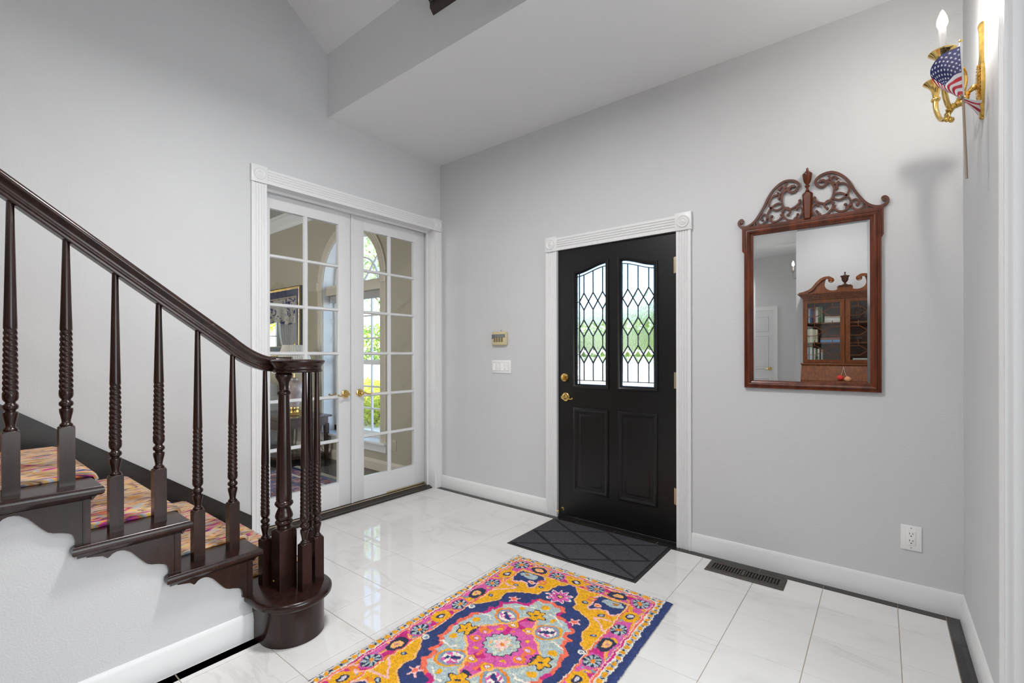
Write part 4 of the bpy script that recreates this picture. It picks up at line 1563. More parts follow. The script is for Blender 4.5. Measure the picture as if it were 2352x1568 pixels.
DX = 0.0038
nu, nv = int(RWD / DX) + 1, int(RLN / DX) + 1
gu = np.linspace(0, RWD, nu)
gv = np.linspace(0, RLN, nv)
U, V = np.meshgrid(gu, gv, indexing='ij')
cols = paint_rug(U * 100 - 0.35, V * 100 - 0.6)
edge = np.minimum(np.minimum(U, RWD - U), np.minimum(V, RLN - V))
Z = 0.0135 * np.clip(edge / 0.010, 0.15, 1) ** 0.5 + (rng.random(U.shape) - 0.5) * 0.0022
JX = (rng.random(U.shape) - 0.5) * 0.0016 * (edge > 0.004) + (edge <= 0.004) * (rng.random(U.shape) - 0.5) * 0.004
rug = thing('area_rug', (1.495, -0.752, 0.0005), 'bright tufted rug with pink and navy medallion on the marble floor', 'rug', rz=RA)
vs = np.stack([U + JX, -V + JX * 0.7, Z], -1).reshape(-1, 3)
idx = np.arange(nu * nv).reshape(nu, nv)
fs = np.stack([idx[:-1, :-1], idx[:-1, 1:], idx[1:, 1:], idx[1:, :-1]], -1).reshape(-1, 4)
me = bpy.data.meshes.new('pile')
me.from_pydata(vs.tolist(), [], fs.tolist())
me.materials.append(M['wool_pile'])
me.polygons.foreach_set('use_smooth', [True] * len(me.polygons))
o = bpy.data.objects.new('pile', me)
COL.objects.link(o)
o.parent = rug
set_cols(o, cols.reshape(-1, 3))
MB().box(0.002, RWD - 0.002, -RLN + 0.002, -0.002, 0.0, 0.004).build('backing', 'pillow_fabric', rug, local=True)


# ================================================================ door mat
mt = thing('door_mat', (1.755, -0.345, 0.0), 'charcoal rubber backed door mat with diamond grooves at black door', 'mat')
quad = [(1.318, -0.639), (2.199, -0.624), (2.194, -0.052), (1.306, -0.065)]
mb = MB()
ctr = np.array(quad).mean(0)
ins = lambda k: [tuple((np.array(p) + (ctr - np.array(p)) * k).tolist()) for p in quad]
rr = [[(x, y, 0.0005) for x, y in quad], [(x, y, 0.002) for x, y in quad], [(x, y, 0.0045) for x, y in ins(0.035)], [(x, y, 0.0045) for x, y in ins(0.05)]]
mb.loft(rr)
mb.build('rubber_border', 'rubber', mt)
LN = [((1.352, -0.098), (2.177, -0.581)), ((1.344, -0.361), (1.765, -0.605)), ((1.751, -0.075), (2.159, -0.333)), ((1.360, -0.357), (1.751, -0.075)), ((1.326, -0.641), (2.163, -0.044)), ((1.765, -0.605), (2.159, -0.333))]
nu, nv = 170, 110
q4 = [np.array(p) for p in ins(0.045)]
gu, gv = np.meshgrid(np.linspace(0, 1, nu), np.linspace(0, 1, nv), indexing='ij')
XY = (q4[0][None, None] * ((1 - gu) * (1 - gv))[..., None] + q4[1][None, None] * (gu * (1 - gv))[..., None] + q4[2][None, None] * (gu * gv)[..., None] + q4[3][None, None] * ((1 - gu) * gv)[..., None])
dl = np.full(gu.shape, 1e9)
for p, q in LN:
    dl = np.minimum(dl, seg_dist(XY[..., 0], XY[..., 1], [p, q]))
gr = np.clip((dl - 0.0075) / 0.003, 0, 1)
Z = 0.0046 + 0.0042 * gr + (rng.random(gu.shape) - 0.5) * 0.0010 * gr
c = np.array(srgb(70, 69, 73))[None, None] * gr[..., None] + np.array(srgb(42, 41, 42))[None, None] * (1 - gr[..., None])
c = c * (0.75 + 0.5 * rng.random(gu.shape))[..., None]
off = np.array(WL[mt.name])
vs = np.concatenate([XY - off[:2], Z[..., None]], -1).reshape(-1, 3)
idx = np.arange(nu * nv).reshape(nu, nv)
fs = np.stack([idx[:-1, :-1], idx[1:, :-1], idx[1:, 1:], idx[:-1, 1:]], -1).reshape(-1, 4)
me = bpy.data.meshes.new('carpet_field')
me.from_pydata(vs.tolist(), [], fs.tolist())
me.materials.append(M['mat_pile'])
o = bpy.data.objects.new('carpet_field', me)
COL.objects.link(o)
o.parent = mt
set_cols(o, c.reshape(-1, 3))


# ================================================================ floor register
rg_ = thing('floor_register', (2.64, -0.15, 0), 'brown slotted floor register beside the front baseboard', 'vent')
x0, x1, y0, y1 = 2.440, 2.836, -0.226, -0.080
mb = MB()
mb.loft([[(x0 - k, y0 - k, z), (x1 + k, y0 - k, z), (x1 + k, y1 + k, z), (x0 - k, y1 + k, z)] for k, z in ((0.0, 0.001), (0.0, 0.003), (-0.007, 0.0085), (-0.026, 0.0085), (-0.026, 0.0045))], caps=False)
mb.build('frame', 'register_metal', rg_, smooth=20)
MB().box(x0 + 0.01, x1 - 0.01, y0 + 0.01, y1 - 0.01, 0.0005, 0.003).build('damper', 'register_dark', rg_)
mb = MB()
xa, xb = x0 + 0.026, x1 - 0.026
nsl = 23
pit = (xb - xa) / nsl
mb.box(xa - 0.002, xb + 0.002, y0 + 0.02, y0 + 0.036, 0.0035, 0.0084).box(xa - 0.002, xb + 0.002, y1 - 0.036, y1 - 0.02, 0.0035, 0.0084)
for k in range(nsl + 1):
    w = pit * 0.42
    if k == 11:
        w = pit * 1.0
    xc = xa + k * pit
    mb.box(max(xa - 0.002, xc - w / 2), min(xb + 0.002, xc + w / 2), y0 + 0.03, y1 - 0.03, 0.0035, 0.0084)
tag(mb.build('louvre_bars', 'register_metal', rg_), kind='stuff')


# ================================================================ wall mirror
MX0, MX1, MZ0, MZ1 = 2.609, 3.239, 1.039, 1.962
GX0, GX1, GZ0, GZ1 = 2.655, 3.193, 1.082, 1.921
mc = 2.922
mir = thing('wall_mirror', (mc, 0, 1.04), 'mahogany framed mirror with pierced scroll crest and urn finial', 'mirror')


def mring(k, y):
    """frame loop, k = 0 at the outer edge, 1 at the glass"""
    return [(MX0 + (GX0 - MX0) * k, y, MZ0 + (GZ0 - MZ0) * k), (MX1 + (GX1 - MX1) * k, y, MZ0 + (GZ0 - MZ0) * k), (MX1 + (GX1 - MX1) * k, y, MZ1 + (GZ1 - MZ1) * k), (MX0 + (GX0 - MX0) * k, y, MZ1 + (GZ1 - MZ1) * k)]


mb = MB()
mb.loft([mring(0, -0.001), mring(0, -0.020), mring(0.05, -0.023), mring(0.18, -0.023), mring(0.22, -0.020), mring(0.34, -0.0205), mring(0.38, -0.025), mring(0.52, -0.027), mring(0.66, -0.025), mring(0.74, -0.019), mring(0.90, -0.016), mring(1.0, -0.012), mring(1.0, -0.006)], caps=False)
mb.build('frame', 'mahogany', mir, smooth=25)
MB().box(MX0 + 0.01, MX1 - 0.01, -0.004, 0.0, MZ0 + 0.01, MZ1 - 0.01).build('backing', 'desk_wood_dark', mir)
B = 0.013
mb = MB()
mb.loft([[(GX0 + k - 0.002, y, GZ0 + k - 0.002), (GX1 - k + 0.002, y, GZ0 + k - 0.002), (GX1 - k + 0.002, y, GZ1 - k + 0.002), (GX0 + k - 0.002, y, GZ1 - k + 0.002)] for k, y in ((0, -0.0055), (0, -0.0065), (B, -0.0070), (B + 0.0001, -0.0070))])
mb.build('glass', 'mirror_silver', mir)
for (a, b_, sg) in ((MX0 - 0.011, MX0, -1), (MX1, MX1 + 0.009, 1)):
    mb = MB()
    mb.prism([(b_ if sg < 0 else a, MZ1 + 0.004), (a if sg < 0 else b_, MZ1 + 0.004), (a if sg < 0 else b_, 1.835), (b_ if sg < 0 else a, 1.822)], 'y', -0.019, -0.001)
    mb.build('ear', 'mahogany', mir)
MB().box(MX0 - 0.011, MX1 + 0.009, -0.02, -0.002, MZ1, 1.974).build('crest_rail', 'mahogany', mir)
FRET = {
 'main': [(0.331, 2.005), (0.326, 2.018), (0.336, 2.021), (0.346, 2.009), (0.344, 1.991), (0.326, 1.979), (0.304, 1.978), (0.278, 1.989), (0.253, 2.012), (0.23, 2.047), (0.211, 2.082), (0.192, 2.122), (0.169, 2.158), (0.141, 2.184), (0.11, 2.198), (0.077, 2.195), (0.052, 2.181), (0.043, 2.161), (0.05, 2.14), (0.071, 2.129), (0.089, 2.136), (0.089, 2.153), (0.077, 2.163), (0.065, 2.161)],
 'C': [(0.038, 2.076), (0.04, 2.063), (0.061, 2.046), (0.089, 2.038), (0.113, 2.053), (0.123, 2.082), (0.125, 2.111), (0.115, 2.137), (0.097, 2.153)],
 'br': [(0.099, 2.187), (0.107, 2.17), (0.101, 2.16), (0.085, 2.156)],
 'S': [(0.137, 2.161), (0.125, 2.173), (0.113, 2.162), (0.117, 2.144), (0.137, 2.132), (0.161, 2.129), (0.18, 2.115), (0.19, 2.091), (0.184, 2.069), (0.169, 2.053), (0.149, 2.045), (0.129, 2.052), (0.119, 2.066), (0.129, 2.078), (0.149, 2.081), (0.173, 2.067), (0.19, 2.044), (0.196, 2.019), (0.184, 1.993), (0.165, 1.982), (0.141, 1.987), (0.125, 2.004), (0.127, 2.016)],
 'x': [(0.143, 2.14), (0.137, 2.127), (0.139, 2.107)],
 'LL': [(0.054, 2.033), (0.044, 2.045), (0.029, 2.033), (0.027, 2.009), (0.04, 1.984), (0.056, 1.976), (0.077, 1.975), (0.101, 1.985), (0.117, 2.006), (0.121, 2.029), (0.113, 2.045), (0.097, 2.049), (0.085, 2.037), (0.083, 2.022), (0.095, 2.008)],
 'lf': [(0.048, 2.005), (0.054, 1.989), (0.067, 1.981)],
 'LR': [(0.224, 2.004), (0.232, 2.016), (0.219, 2.033), (0.203, 2.027), (0.201, 1.999), (0.215, 1.982), (0.234, 1.978), (0.249, 1.989), (0.253, 2.003), (0.271, 1.99)],
 'bar': [(0.264, 1.996), (0.264, 1.972)],
 'lf2': [(0.169, 2.012), (0.176, 2.018), (0.178, 1.994)],
}
DOTS = [(0.065, 2.161, 0.008), (0.038, 2.076, 0.0075), (0.137, 2.159, 0.007), (0.143, 2.140, 0.006), (0.139, 2.107, 0.006), (0.127, 2.014, 0.007), (0.054, 2.033, 0.007), (0.095, 2.008, 0.007), (0.224, 2.004, 0.0075), (0.331, 2.006, 0.007), (0.176, 2.014, 0.006), (0.048, 2.003, 0.006), (0.121, 2.029, 0.006), (0.196, 2.005, 0.005)]
for sg in (1, -1):
    mb = MB()
    for kf, (key, pts) in enumerate(FRET.items()):
        pp = smooth_path([(mc + sg * (x - 0.004), z) for x, z in pts], 4)
        mb.ribbon(pp, 0.0125 if key == 'main' else 0.0095, -0.0175 + kf * 0.0003, -0.006 - kf * 0.0002)
    for kd, (x, z, r) in enumerate(DOTS):
        mb.lathe([(r, -0.0055), (r, -0.0180 - kd * 0.0001), (r * 0.8, -0.0188 - kd * 0.0001)], (mc + sg * (x - 0.004), 0, z), 12, 'y')
    mb.build('scroll_crest', 'mahogany_fret', mir)
mb = MB()
pl = [(-0.022, 2.103), (0, 2.122), (0.022, 2.103), (0.016, 1.966), (-0.016, 1.966)]
mb.loft([[(mc + 0.002 + x * k, y, 2.04 + (z - 2.04) * k2) for x, z in pl] for y, k, k2 in ((-0.004, 1.12, 1.04), (-0.018, 1.12, 1.04), (-0.030, 0.7, 0.92))])
mb.build('plinth', 'mahogany', mir)
mb = MB()
mb.lathe([(0.010, 2.118), (0.007, 2.126), (0.006, 2.136), (0.011, 2.142), (0.013, 2.146), (0.007, 2.150), (0.008, 2.156), (0.015, 2.166), (0.020, 2.185), (0.0225, 2.204), (0.0235, 2.210), (0.021, 2.214), (0.012, 2.222), (0.006, 2.230), (0.005, 2.234), (0.006, 2.240), (0.0005, 2.246)], (mc + 0.002, -0.022, 0), 24)
mb.build('urn_finial', 'mahogany', mir, smooth=45)


# ================================================================ small wall fittings
kp = thing('alarm_keypad', (0.735, 0, 1.31), 'cream alarm keypad with dark screen above the switches', 'keypad')
MB().cbox(0.660, 0.812, -0.028, 0.0, 1.312, 1.424, 0.006).build('housing', 'keypad_plastic', kp, smooth=40)
mb = MB()
mb.prism([(0.662, 1.362), (0.690, 1.374), (0.806, 1.374), (0.806, 1.402), (0.662, 1.402)], 'y', -0.0295, -0.027)
mb.build('screen', 'keypad_screen', kp)
MB().box(0.705, 0.775, -0.0300, -0.029, 1.385, 1.389).build('printed_line', 'keypad_print', kp)
for r in range(3):
    for k in range(4):
        MB().cbox(0.683 + k * 0.0265, 0.701 + k * 0.0265, -0.0305, -0.027, 1.341 + r * 0.0125 - 0.003, 1.347 + r * 0.0125 + 0.001, 0.0008).build('key', 'keypad_key', kp)
MB().tube([(0.742, -0.004, 1.438), (0.748, -0.006, 1.430), (0.756, -0.010, 1.424)], 0.0018, 6).build('wire', 'cord', kp)

sw = thing('light_switch', (0.744, 0, 1.076), 'white four gang rocker switch plate below the keypad', 'switch')
MB().cbox(0.641, 0.848, -0.007, 0.0, 1.077, 1.186, 0.0025).build('plate', 'white_plastic', sw, smooth=40)
for k in range(4):
    x = 0.672 + k * 0.0455
    s_ = 1 if k % 2 else -1
    mb = MB()
    mb.add([(x - 0.0155, -0.0065, 1.098), (x + 0.0155, -0.0065, 1.098), (x + 0.0155, -0.0065, 1.165), (x - 0.0155, -0.0065, 1.165),
            (x - 0.0155, -0.0095 + s_ * 0.002, 1.098), (x + 0.0155, -0.0095 + s_ * 0.002, 1.098), (x + 0.0155, -0.0095 - s_ * 0.002, 1.165), (x - 0.0155, -0.0095 - s_ * 0.002, 1.165)],
           [(0, 1, 2, 3), (4, 7, 6, 5), (0, 4, 5, 1), (1, 5, 6, 2), (2, 6, 7, 3), (3, 7, 4, 0)])
    mb.build('rocker', 'white_plastic', sw)
    MB().box(x - 0.0172, x + 0.0172, -0.00715, -0.006, 1.0958, 1.1672).build('rocker_gap_shade', 'shade_grey', sw)  # grey slab puts the shade of the gap round the rocker into colour
    for z in (1.0835, 1.1795):
        mb = MB()
        mb.lathe([(0.0025, -0.0065), (0.0025, -0.0076), (0.0003, -0.008)], (x, 0, z), 8, 'y')
        mb.build('screw', 'white_plastic', sw)


def outlet(name, label, cx, cz, y, plate, w=0.079, h=0.121):
    t = thing(name, (cx, y, cz - h / 2), label, 'outlet')
    MB().cbox(cx - w / 2, cx + w / 2, y - 0.006, y, cz - h / 2, cz + h / 2, 0.0025).build('plate', plate, t, smooth=40)
    MB().cbox(cx - 0.0168, cx + 0.0168, y - 0.0085, y - 0.005, cz - 0.034, cz + 0.034, 0.0008).build('receptacle', plate, t, smooth=40)
    mb = MB()
    for s_ in (1, -1):
        zc = cz + s_ * 0.017
        mb.box(cx - 0.0075, cx - 0.0052, y - 0.0089, y - 0.008, zc + 0.001, zc + 0.009)
        mb.box(cx + 0.0052, cx + 0.0075, y - 0.0089, y - 0.008, zc + 0.002, zc + 0.008)
        mb.lathe([(0.0028, y - 0.008), (0.0028, y - 0.0089)], (cx, 0, zc - 0.007), 8, 'y')
    mb.build('slot', 'black_metal', t)
    for z in (cz - 0.048, cz + 0.048):
        mb = MB()
        mb.lathe([(0.0028, y - 0.0055), (0.0028, y - 0.0067), (0.0003, y - 0.007)], (cx, 0, z), 8, 'y')
        mb.build('screw', 'pewter', t)
    return t


outlet('wall_outlet', 'white duplex outlet low on the grey front wall', 3.351, 0.3335, 0.0, 'white_plastic')
outlet('wall_outlet', 'beige duplex outlet on the dining room wall beside window', -0.700, 0.300, 0.0, 'outlet_beige', 0.075, 0.118)

# dark wood shelf on the soffit face, only its lower moulding in view
sh = thing('wall_shelf', (1.75, SOF, 3.2), 'dark wood moulded shelf high on the grey soffit face', 'shelf')
SY = SOF
p3 = [(0, 3.235), (-0.004, 3.235), (-0.030, 3.262), (-0.030, 3.292), (-0.048, 3.306), (-0.048, 3.36), (-0.060, 3.372), (-0.060, 3.395), (0, 3.395)]
mb = MB()
mb.prism([(SY + a, z) for a, z in p3], 'x', 1.17, 2.35)
mb.build('moulding', 'dark_wood', sh, smooth=20)
MB().cbox(1.14, 2.38, SY - 0.10, SY, 3.395, 3.415, 0.004).build('board', 'dark_wood', sh, smooth=40)


# ================================================================ sconces
def bulb(t, c, mat, k=1.0):
    mb = MB()
    mb.lathe([(0.0085 * k, 0), (0.0105 * k, 0.006 * k), (0.0150 * k, 0.018 * k), (0.0158 * k, 0.026 * k), (0.0140 * k, 0.038 * k), (0.0095 * k, 0.052 * k), (0.0045 * k, 0.064 * k), (0.0004, 0.071 * k)], c, 20)
    return mb.build('bulb', mat, t, smooth=60)


SCY = -0.56
sc = thing('wall_sconce', (RW, SCY, 2.1), 'brass hunting horn wall sconce with one lit candle bulb beside flag', 'sconce')
mb = MB()
# back plate: long strap widening to a beaded oval
zs = [2.105, 2.112, 2.125, 2.15, 2.17, 2.19, 2.215, 2.245, 2.275, 2.30, 2.315, 2.34, 2.39, 2.43, 2.452, 2.462, 2.468]
ws = [0.006, 0.011, 0.010, 0.011, 0.018, 0.027, 0.034, 0.037, 0.034, 0.025, 0.014, 0.010, 0.009, 0.010, 0.013, 0.009, 0.003]
ds = [0.008, 0.012, 0.012, 0.013, 0.014, 0.017, 0.019, 0.020, 0.019, 0.016, 0.014, 0.012, 0.012, 0.013, 0.016, 0.012, 0.006]
mb.loft([[(RW, SCY - w, z), (RW - d * 0.6, SCY - w, z), (RW - d, SCY - w * 0.5, z), (RW - d, SCY + w * 0.5, z), (RW - d * 0.6, SCY + w, z), (RW, SCY + w, z)] for z, w, d in zip(zs, ws, ds)])
mb.build('back_plate', 'antique_gold', sc, smooth=40)
mb = MB()
for i in range(26):
    a = 2 * PI * i / 26
    y, z = SCY + 0.035 * math.cos(a), 2.245 + 0.060 * math.sin(a)
    mb.lathe([(0.0005, -0.003), (0.0035, -0.001), (0.0035, 0.001), (0.0005, 0.003)], (RW - 0.016, y, z), 6, 'x')
mb.build('beading', 'antique_gold', sc)
cups = [(3.415, -0.680, 2.335), (3.413, -0.441, 2.335)]
for q, (cx, cy, cz) in enumerate(cups):
    s_ = 1 if q == 0 else -1
    # bell
    mb = MB()
    mb.lathe([(0.010, -0.060), (0.011, -0.045), (0.014, -0.030), (0.021, -0.016), (0.029, -0.006), (0.038, 0.002), (0.0405, 0.005), (0.040, 0.007), (0.036, 0.005), (0.026, 0.001), (0.014, -0.002), (0.003, -0.002)], (cx, cy, cz), 32)
    mb.lathe([(0.010, -0.075), (0.014, -0.072), (0.016, -0.066), (0.014, -0.060), (0.010, -0.057)], (cx, cy, cz), 20)
    mb.build('horn_bell', 'brass', sc, smooth=50)
    # tube: down from the bell, round a loop and back to the plate
    ymid = SCY
    pts = [(cx, cy, cz - 0.058), (cx, cy, cz - 0.095), (cx + 0.004, cy + s_ * 0.006, cz - 0.125), (cx + 0.012, cy + s_ * 0.028, cz - 0.160), (cx + 0.022, cy + s_ * 0.060, cz - 0.176), (cx + 0.035, cy + s_ * 0.095, cz - 0.165),
           (cx + 0.055, cy + s_ * 0.125, cz - 0.140), (cx + 0.070, cy + s_ * 0.135, cz - 0.100), (cx + 0.074, cy + s_ * 0.125, cz - 0.060), (cx + 0.066, cy + s_ * 0.100, cz - 0.035), (cx + 0.050, cy + s_ * 0.075, cz - 0.030), (cx + 0.040, cy + s_ * 0.060, cz - 0.018)]
    pts = smooth_path(pts, 5)
    n = len(pts)
    mb = MB()
    mb.tube(pts, [0.0095 - 0.0045 * i / (n - 1) for i in range(n)], 10)
    e = pts[-1]
    mb.lathe([(0.004, -0.006), (0.008, 0.0), (0.010, 0.006), (0.007, 0.008)], e, 12)
    mb.build('horn_tube', 'brass', sc, smooth=60)
    if q == 1:
        continue
    mb = MB()
    mb.lathe([(0.0125, 0.0), (0.0125, 0.010), (0.0108, 0.012), (0.0108, 0.084), (0.0085, 0.086)], (cx, cy, cz + 0.004), 20)
    mb.build('candle_sleeve', 'candle_sleeve', sc, smooth=40)
    if q == 0:
        bulb(sc, (cx, cy, cz + 0.089), 'bulb_glow')
mb = MB()
kn = smooth_path([(RW - 0.02, SCY, 2.235), (RW - 0.045, SCY, 2.215), (RW - 0.05, SCY - 0.012, 2.195), (RW - 0.062, SCY - 0.02, 2.175), (RW - 0.075, SCY - 0.03, 2.17), (RW - 0.09, SCY - 0.045, 2.160), (RW - 0.10, SCY - 0.05, 2.145)], 4)
mb.tube(kn, [0.010 + 0.0028 * math.sin(i * 1.7) for i in range(len(kn))], 8)
for dx, dz in ((-0.104, 2.118), (-0.092, 2.112)):
    mb.tube(smooth_path([(RW - 0.095, SCY - 0.048, 2.15), (RW + dx - 0.006, SCY - 0.05, 2.135), (RW + dx, SCY - 0.05, dz)], 3), 0.0028, 6)
    mb.lathe([(0.003, 0.008), (0.008, 0.004), (0.009, -0.003), (0.005, -0.010), (0.0005, -0.012)], (RW + dx, SCY - 0.05, dz), 10)
mb.build('tassel_cord', 'antique_gold', sc, smooth=60)

# small flag on a stick tucked into the sconce
CAMX, CAMY, CAMZ = 3.2391, -3.0019, 1.235
fl = thing('stick_flag', (3.47, -0.70, 1.856), 'small american flag on a wooden stick tucked into the brass sconce', 'flag')
top, bot = Vector((3.461, -0.703, 2.348)), Vector((3.477, -0.700, 1.856))
mid = top.lerp(bot, 0.40)
MB().tube([tuple(mid), tuple(bot)], 0.0037, 8).build('stick', 'flag_stick_wood', fl, smooth=60)
MB().tube([tuple(top), tuple(mid)], 0.0043, 8).build('sleeve', 'flag_stick_white', fl, smooth=60)
mb = MB()
mb.lathe([(0.003, -0.004), (0.0055, 0.0), (0.005, 0.005), (0.0005, 0.009)], tuple(top), 10)
mb.build('tip', 'antique_gold', fl, smooth=60)
TOPC = smooth_path([(3.4615, -0.704, 2.332), (3.4045, -0.745, 2.300), (3.3790, -0.745, 2.251), (3.3975, -0.730, 2.201), (3.4445, -0.70, 2.166), (3.4970, -0.65, 2.150), (3.5255, -0.615, 2.157)], 12)
BOTC = smooth_path([(3.4670, -0.703, 2.155), (3.4610, -0.722, 2.150), (3.4550, -0.735, 2.146), (3.4540, -0.735, 2.142), (3.4670, -0.700, 2.140), (3.4965, -0.655, 2.117), (3.5160, -0.625, 2.098)], 12)
n1 = len(TOPC)
ns_, nh = 380, 212
fi = np.linspace(0, n1 - 1, ns_)
i0 = np.clip(np.floor(fi).astype(int), 0, n1 - 2)
ff = (fi - i0)[:, None]
TA, BA = np.array(TOPC), np.array(BOTC)
Tt = TA[i0] * (1 - ff) + TA[i0 + 1] * ff
Bb = BA[i0] * (1 - ff) + BA[i0 + 1] * ff
h_ = np.linspace(0, 1, nh)[None, :, None]
G = Tt[:, None] * (1 - h_) + Bb[:, None] * h_
sx = np.linspace(0, 1, ns_)[:, None]
rip = 0.010 * np.sin(h_[..., 0] * 9 + sx * 14) * np.minimum(1, sx * 5) * (0.4 + 0.6 * np.sin(h_[..., 0] * PI))
G[..., 1] += rip * 0.9
G[..., 0] += rip * 0.35
SS, HH = np.meshgrid(np.linspace(0, 1, ns_), np.linspace(0, 1, nh), indexing='ij')
FR, FW, FB = srgb(176, 30, 48), srgb(226, 226, 230), srgb(38, 42, 92)
col = np.where((np.floor(HH * 13).astype(int) % 2 == 0)[..., None], np.array(FR), np.array(FW))
tail = SS > 0.62
col[tail] = np.where((np.floor(HH[tail] * 5 + 1).astype(int) % 2 == 0)[..., None], np.array(FR), np.array(FW))
un = (SS < 0.40) & (HH < 7 / 13)
col[un] = FB
for r in range(9):
    for k in range(6 if r % 2 == 0 else 5):
        su = 0.40 * ((2 * k + 1 + (r % 2)) / 12)
        hv = (7 / 13) * (r + 1) / 10
        dx, dy = (SS - su) * 1.9, HH - hv
        rr_ = np.hypot(dx, dy)
        an = np.arctan2(dx, -dy)
        sec = (an + PI / 5) % (2 * PI / 5) - PI / 5
        R = 0.031
        rin = R * 0.382
        k1 = R * math.cos(0)
        # radius of a five-pointed star at angle sec
        ax_, ay_ = R, 0.0
        bx_, by_ = rin * math.cos(PI / 5), rin * math.sin(PI / 5)
        ca, sa = np.cos(np.abs(sec)), np.sin(np.abs(sec))
        den = ca * (by_ - ay_) - sa * (bx_ - ax_)
        rs_ = (ax_ * by_ - ay_ * bx_) / np.where(np.abs(den) < 1e-9, 1e-9, den)
        col[(rr_ < rs_)] = FW
off = np.array(WL[fl.name])
vs = (G - off).reshape(-1, 3)
idx = np.arange(ns_ * nh).reshape(ns_, nh)
fs = np.stack([idx[:-1, :-1], idx[:-1, 1:], idx[1:, 1:], idx[1:, :-1]], -1).reshape(-1, 4)
me = bpy.data.meshes.new('cloth')
me.from_pydata(vs.tolist(), [], fs.tolist())
me.materials.append(M['flag_cloth'])
me.polygons.foreach_set('use_smooth', [True] * len(me.polygons))
o = bpy.data.objects.new('cloth', me)
COL.objects.link(o)
o.parent = fl
set_cols(o, col.reshape(-1, 3))
sm_ = o.modifiers.new('thickness', 'SOLIDIFY')
sm_.thickness = 0.0008

# second sconce round the hall corner (seen in the mirror)
s2 = thing('wall_sconce', (2.265, -5.12, 2.4), 'pewter candle sconce on the hall wall, lit', 'sconce')
mb = MB()
mb.lathe([(0.04, 0.0), (0.04, -0.008), (0.03, -0.014), (0.0005, -0.016)], (2.265, -5.12, 2.42), 20, 'x')
mb.tube(smooth_path([(2.255, -5.12, 2.42), (2.225, -5.12, 2.36), (2.195, -5.12, 2.38), (2.20, -5.12, 2.44), (2.20, -5.12, 2.475)], 5), 0.006, 8)
mb.lathe([(0.008, -0.03), (0.014, -0.02), (0.02, 0.0), (0.034, 0.004), (0.034, 0.008), (0.004, 0.008)], (2.20, -5.12, 2.475), 20)
mb.build('arm', 'pewter', s2, smooth=50)
mb = MB()
mb.lathe([(0.011, 0.0), (0.011, 0.07), (0.008, 0.072)], (2.20, -5.12, 2.483), 16)
mb.build('candle_sleeve', 'candle_sleeve', s2, smooth=40)
bulb(s2, (2.20, -5.12, 2.555), 'bulb_glow')


# ================================================================ dining room furnishings
tb = thing('side_table', (-2.3, -0.33, 0), 'dark wood side table behind the glazed doors holding the lamp', 'table')
tx0, tx1, ty0, ty1, tz = -2.75, -1.86, -0.62, -0.04, 0.53
MB().cbox(tx0 - 0.03, tx1 + 0.03, ty0 - 0.03, ty1 + 0.02, tz - 0.022, tz, 0.005).build('top', 'table_wood', tb, smooth=40)
MB().box(tx0 + 0.015, tx1 - 0.010, ty0 + 0.010, ty1 - 0.010, tz - 0.115, tz - 0.022).box(tx0 + 0.010, tx1 - 0.004, ty0 + 0.004, ty1 - 0.004, tz - 0.122, tz - 0.112).build('apron', 'table_wood', tb)
for x in (tx0 + 0.025, tx1 - 0.025):
    for y in (ty0 + 0.025, ty1 - 0.025):
        mb = MB()
        mb.loft([[(x - r, y - r, z), (x + r, y - r, z), (x + r, y + r, z), (x - r, y + r, z)] for r, z in ((0.016, 0), (0.024, tz - 0.1))])
        mb.build('leg', 'table_wood', tb)
MB().box(tx0 + 0.03, tx1 - 0.03, ty0 + 0.03, ty1 - 0.03, 0.065, 0.09).build('lower_shelf', 'table_wood', tb)

lp = thing('table_lamp', (-2.10, -0.34, tz), 'table lamp with pale shade and mauve vase on dark side table', 'lamp')
lx, ly = -2.10, -0.34
mb = MB()
for k, zz in ((0.085, 0.012), (0.060, 0.05)):
    pass
mb.lathe([(0.085, tz), (0.090, tz + 0.012), (0.078, tz + 0.022), (0.055, tz + 0.04), (0.050, tz + 0.065), (0.060, tz + 0.085), (0.055, tz + 0.10)], (lx, ly, 0), 24)
mb.build('base', 'antique_gold', lp, smooth=40)
mb = MB()
mb.lathe([(0.055, tz + 0.10), (0.060, tz + 0.13), (0.080, tz + 0.20), (0.100, tz + 0.28), (0.105, tz + 0.33), (0.095, tz + 0.375), (0.06, tz + 0.40), (0.042, tz + 0.41), (0.042, tz + 0.43), (0.048, tz + 0.435), (0.02, tz + 0.44)], (lx, ly, 0), 32)
mb.build('vase', 'lamp_vase', lp, smooth=50)
mb = MB()
mb.tube([(lx, ly, tz + 0.43), (lx, ly, tz + 0.83)], 0.006, 8)
mb.lathe([(0.012, 0), (0.010, 0.012), (0.003, 0.026)], (lx, ly, tz + 0.82), 12)
mb.build('stem', 'brass', lp, smooth=50)
mb = MB()
npl = 96
mb2 = []
for (r, z) in ((0.230, tz + 0.495), (0.118, tz + 0.815)):
    mb2.append([(lx + (r + 0.004 * (1 if i % 2 else -1)) * math.cos(2 * PI * i / npl), ly + (r + 0.004 * (1 if i % 2 else -1)) * math.sin(2 * PI * i / npl), z) for i in range(npl)])
mb2.append([(lx + (0.112) * math.cos(2 * PI * i / npl), ly + 0.112 * math.sin(2 * PI * i / npl), tz + 0.815) for i in range(npl)])
mb2.append([(lx + (0.224) * math.cos(2 * PI * i / npl), ly + 0.224 * math.sin(2 * PI * i / npl), tz + 0.495) for i in range(npl)])
mb.loft(mb2 + [mb2[0]], caps=False)
mb.build('shade', 'lamp_shade', lp, smooth=20)
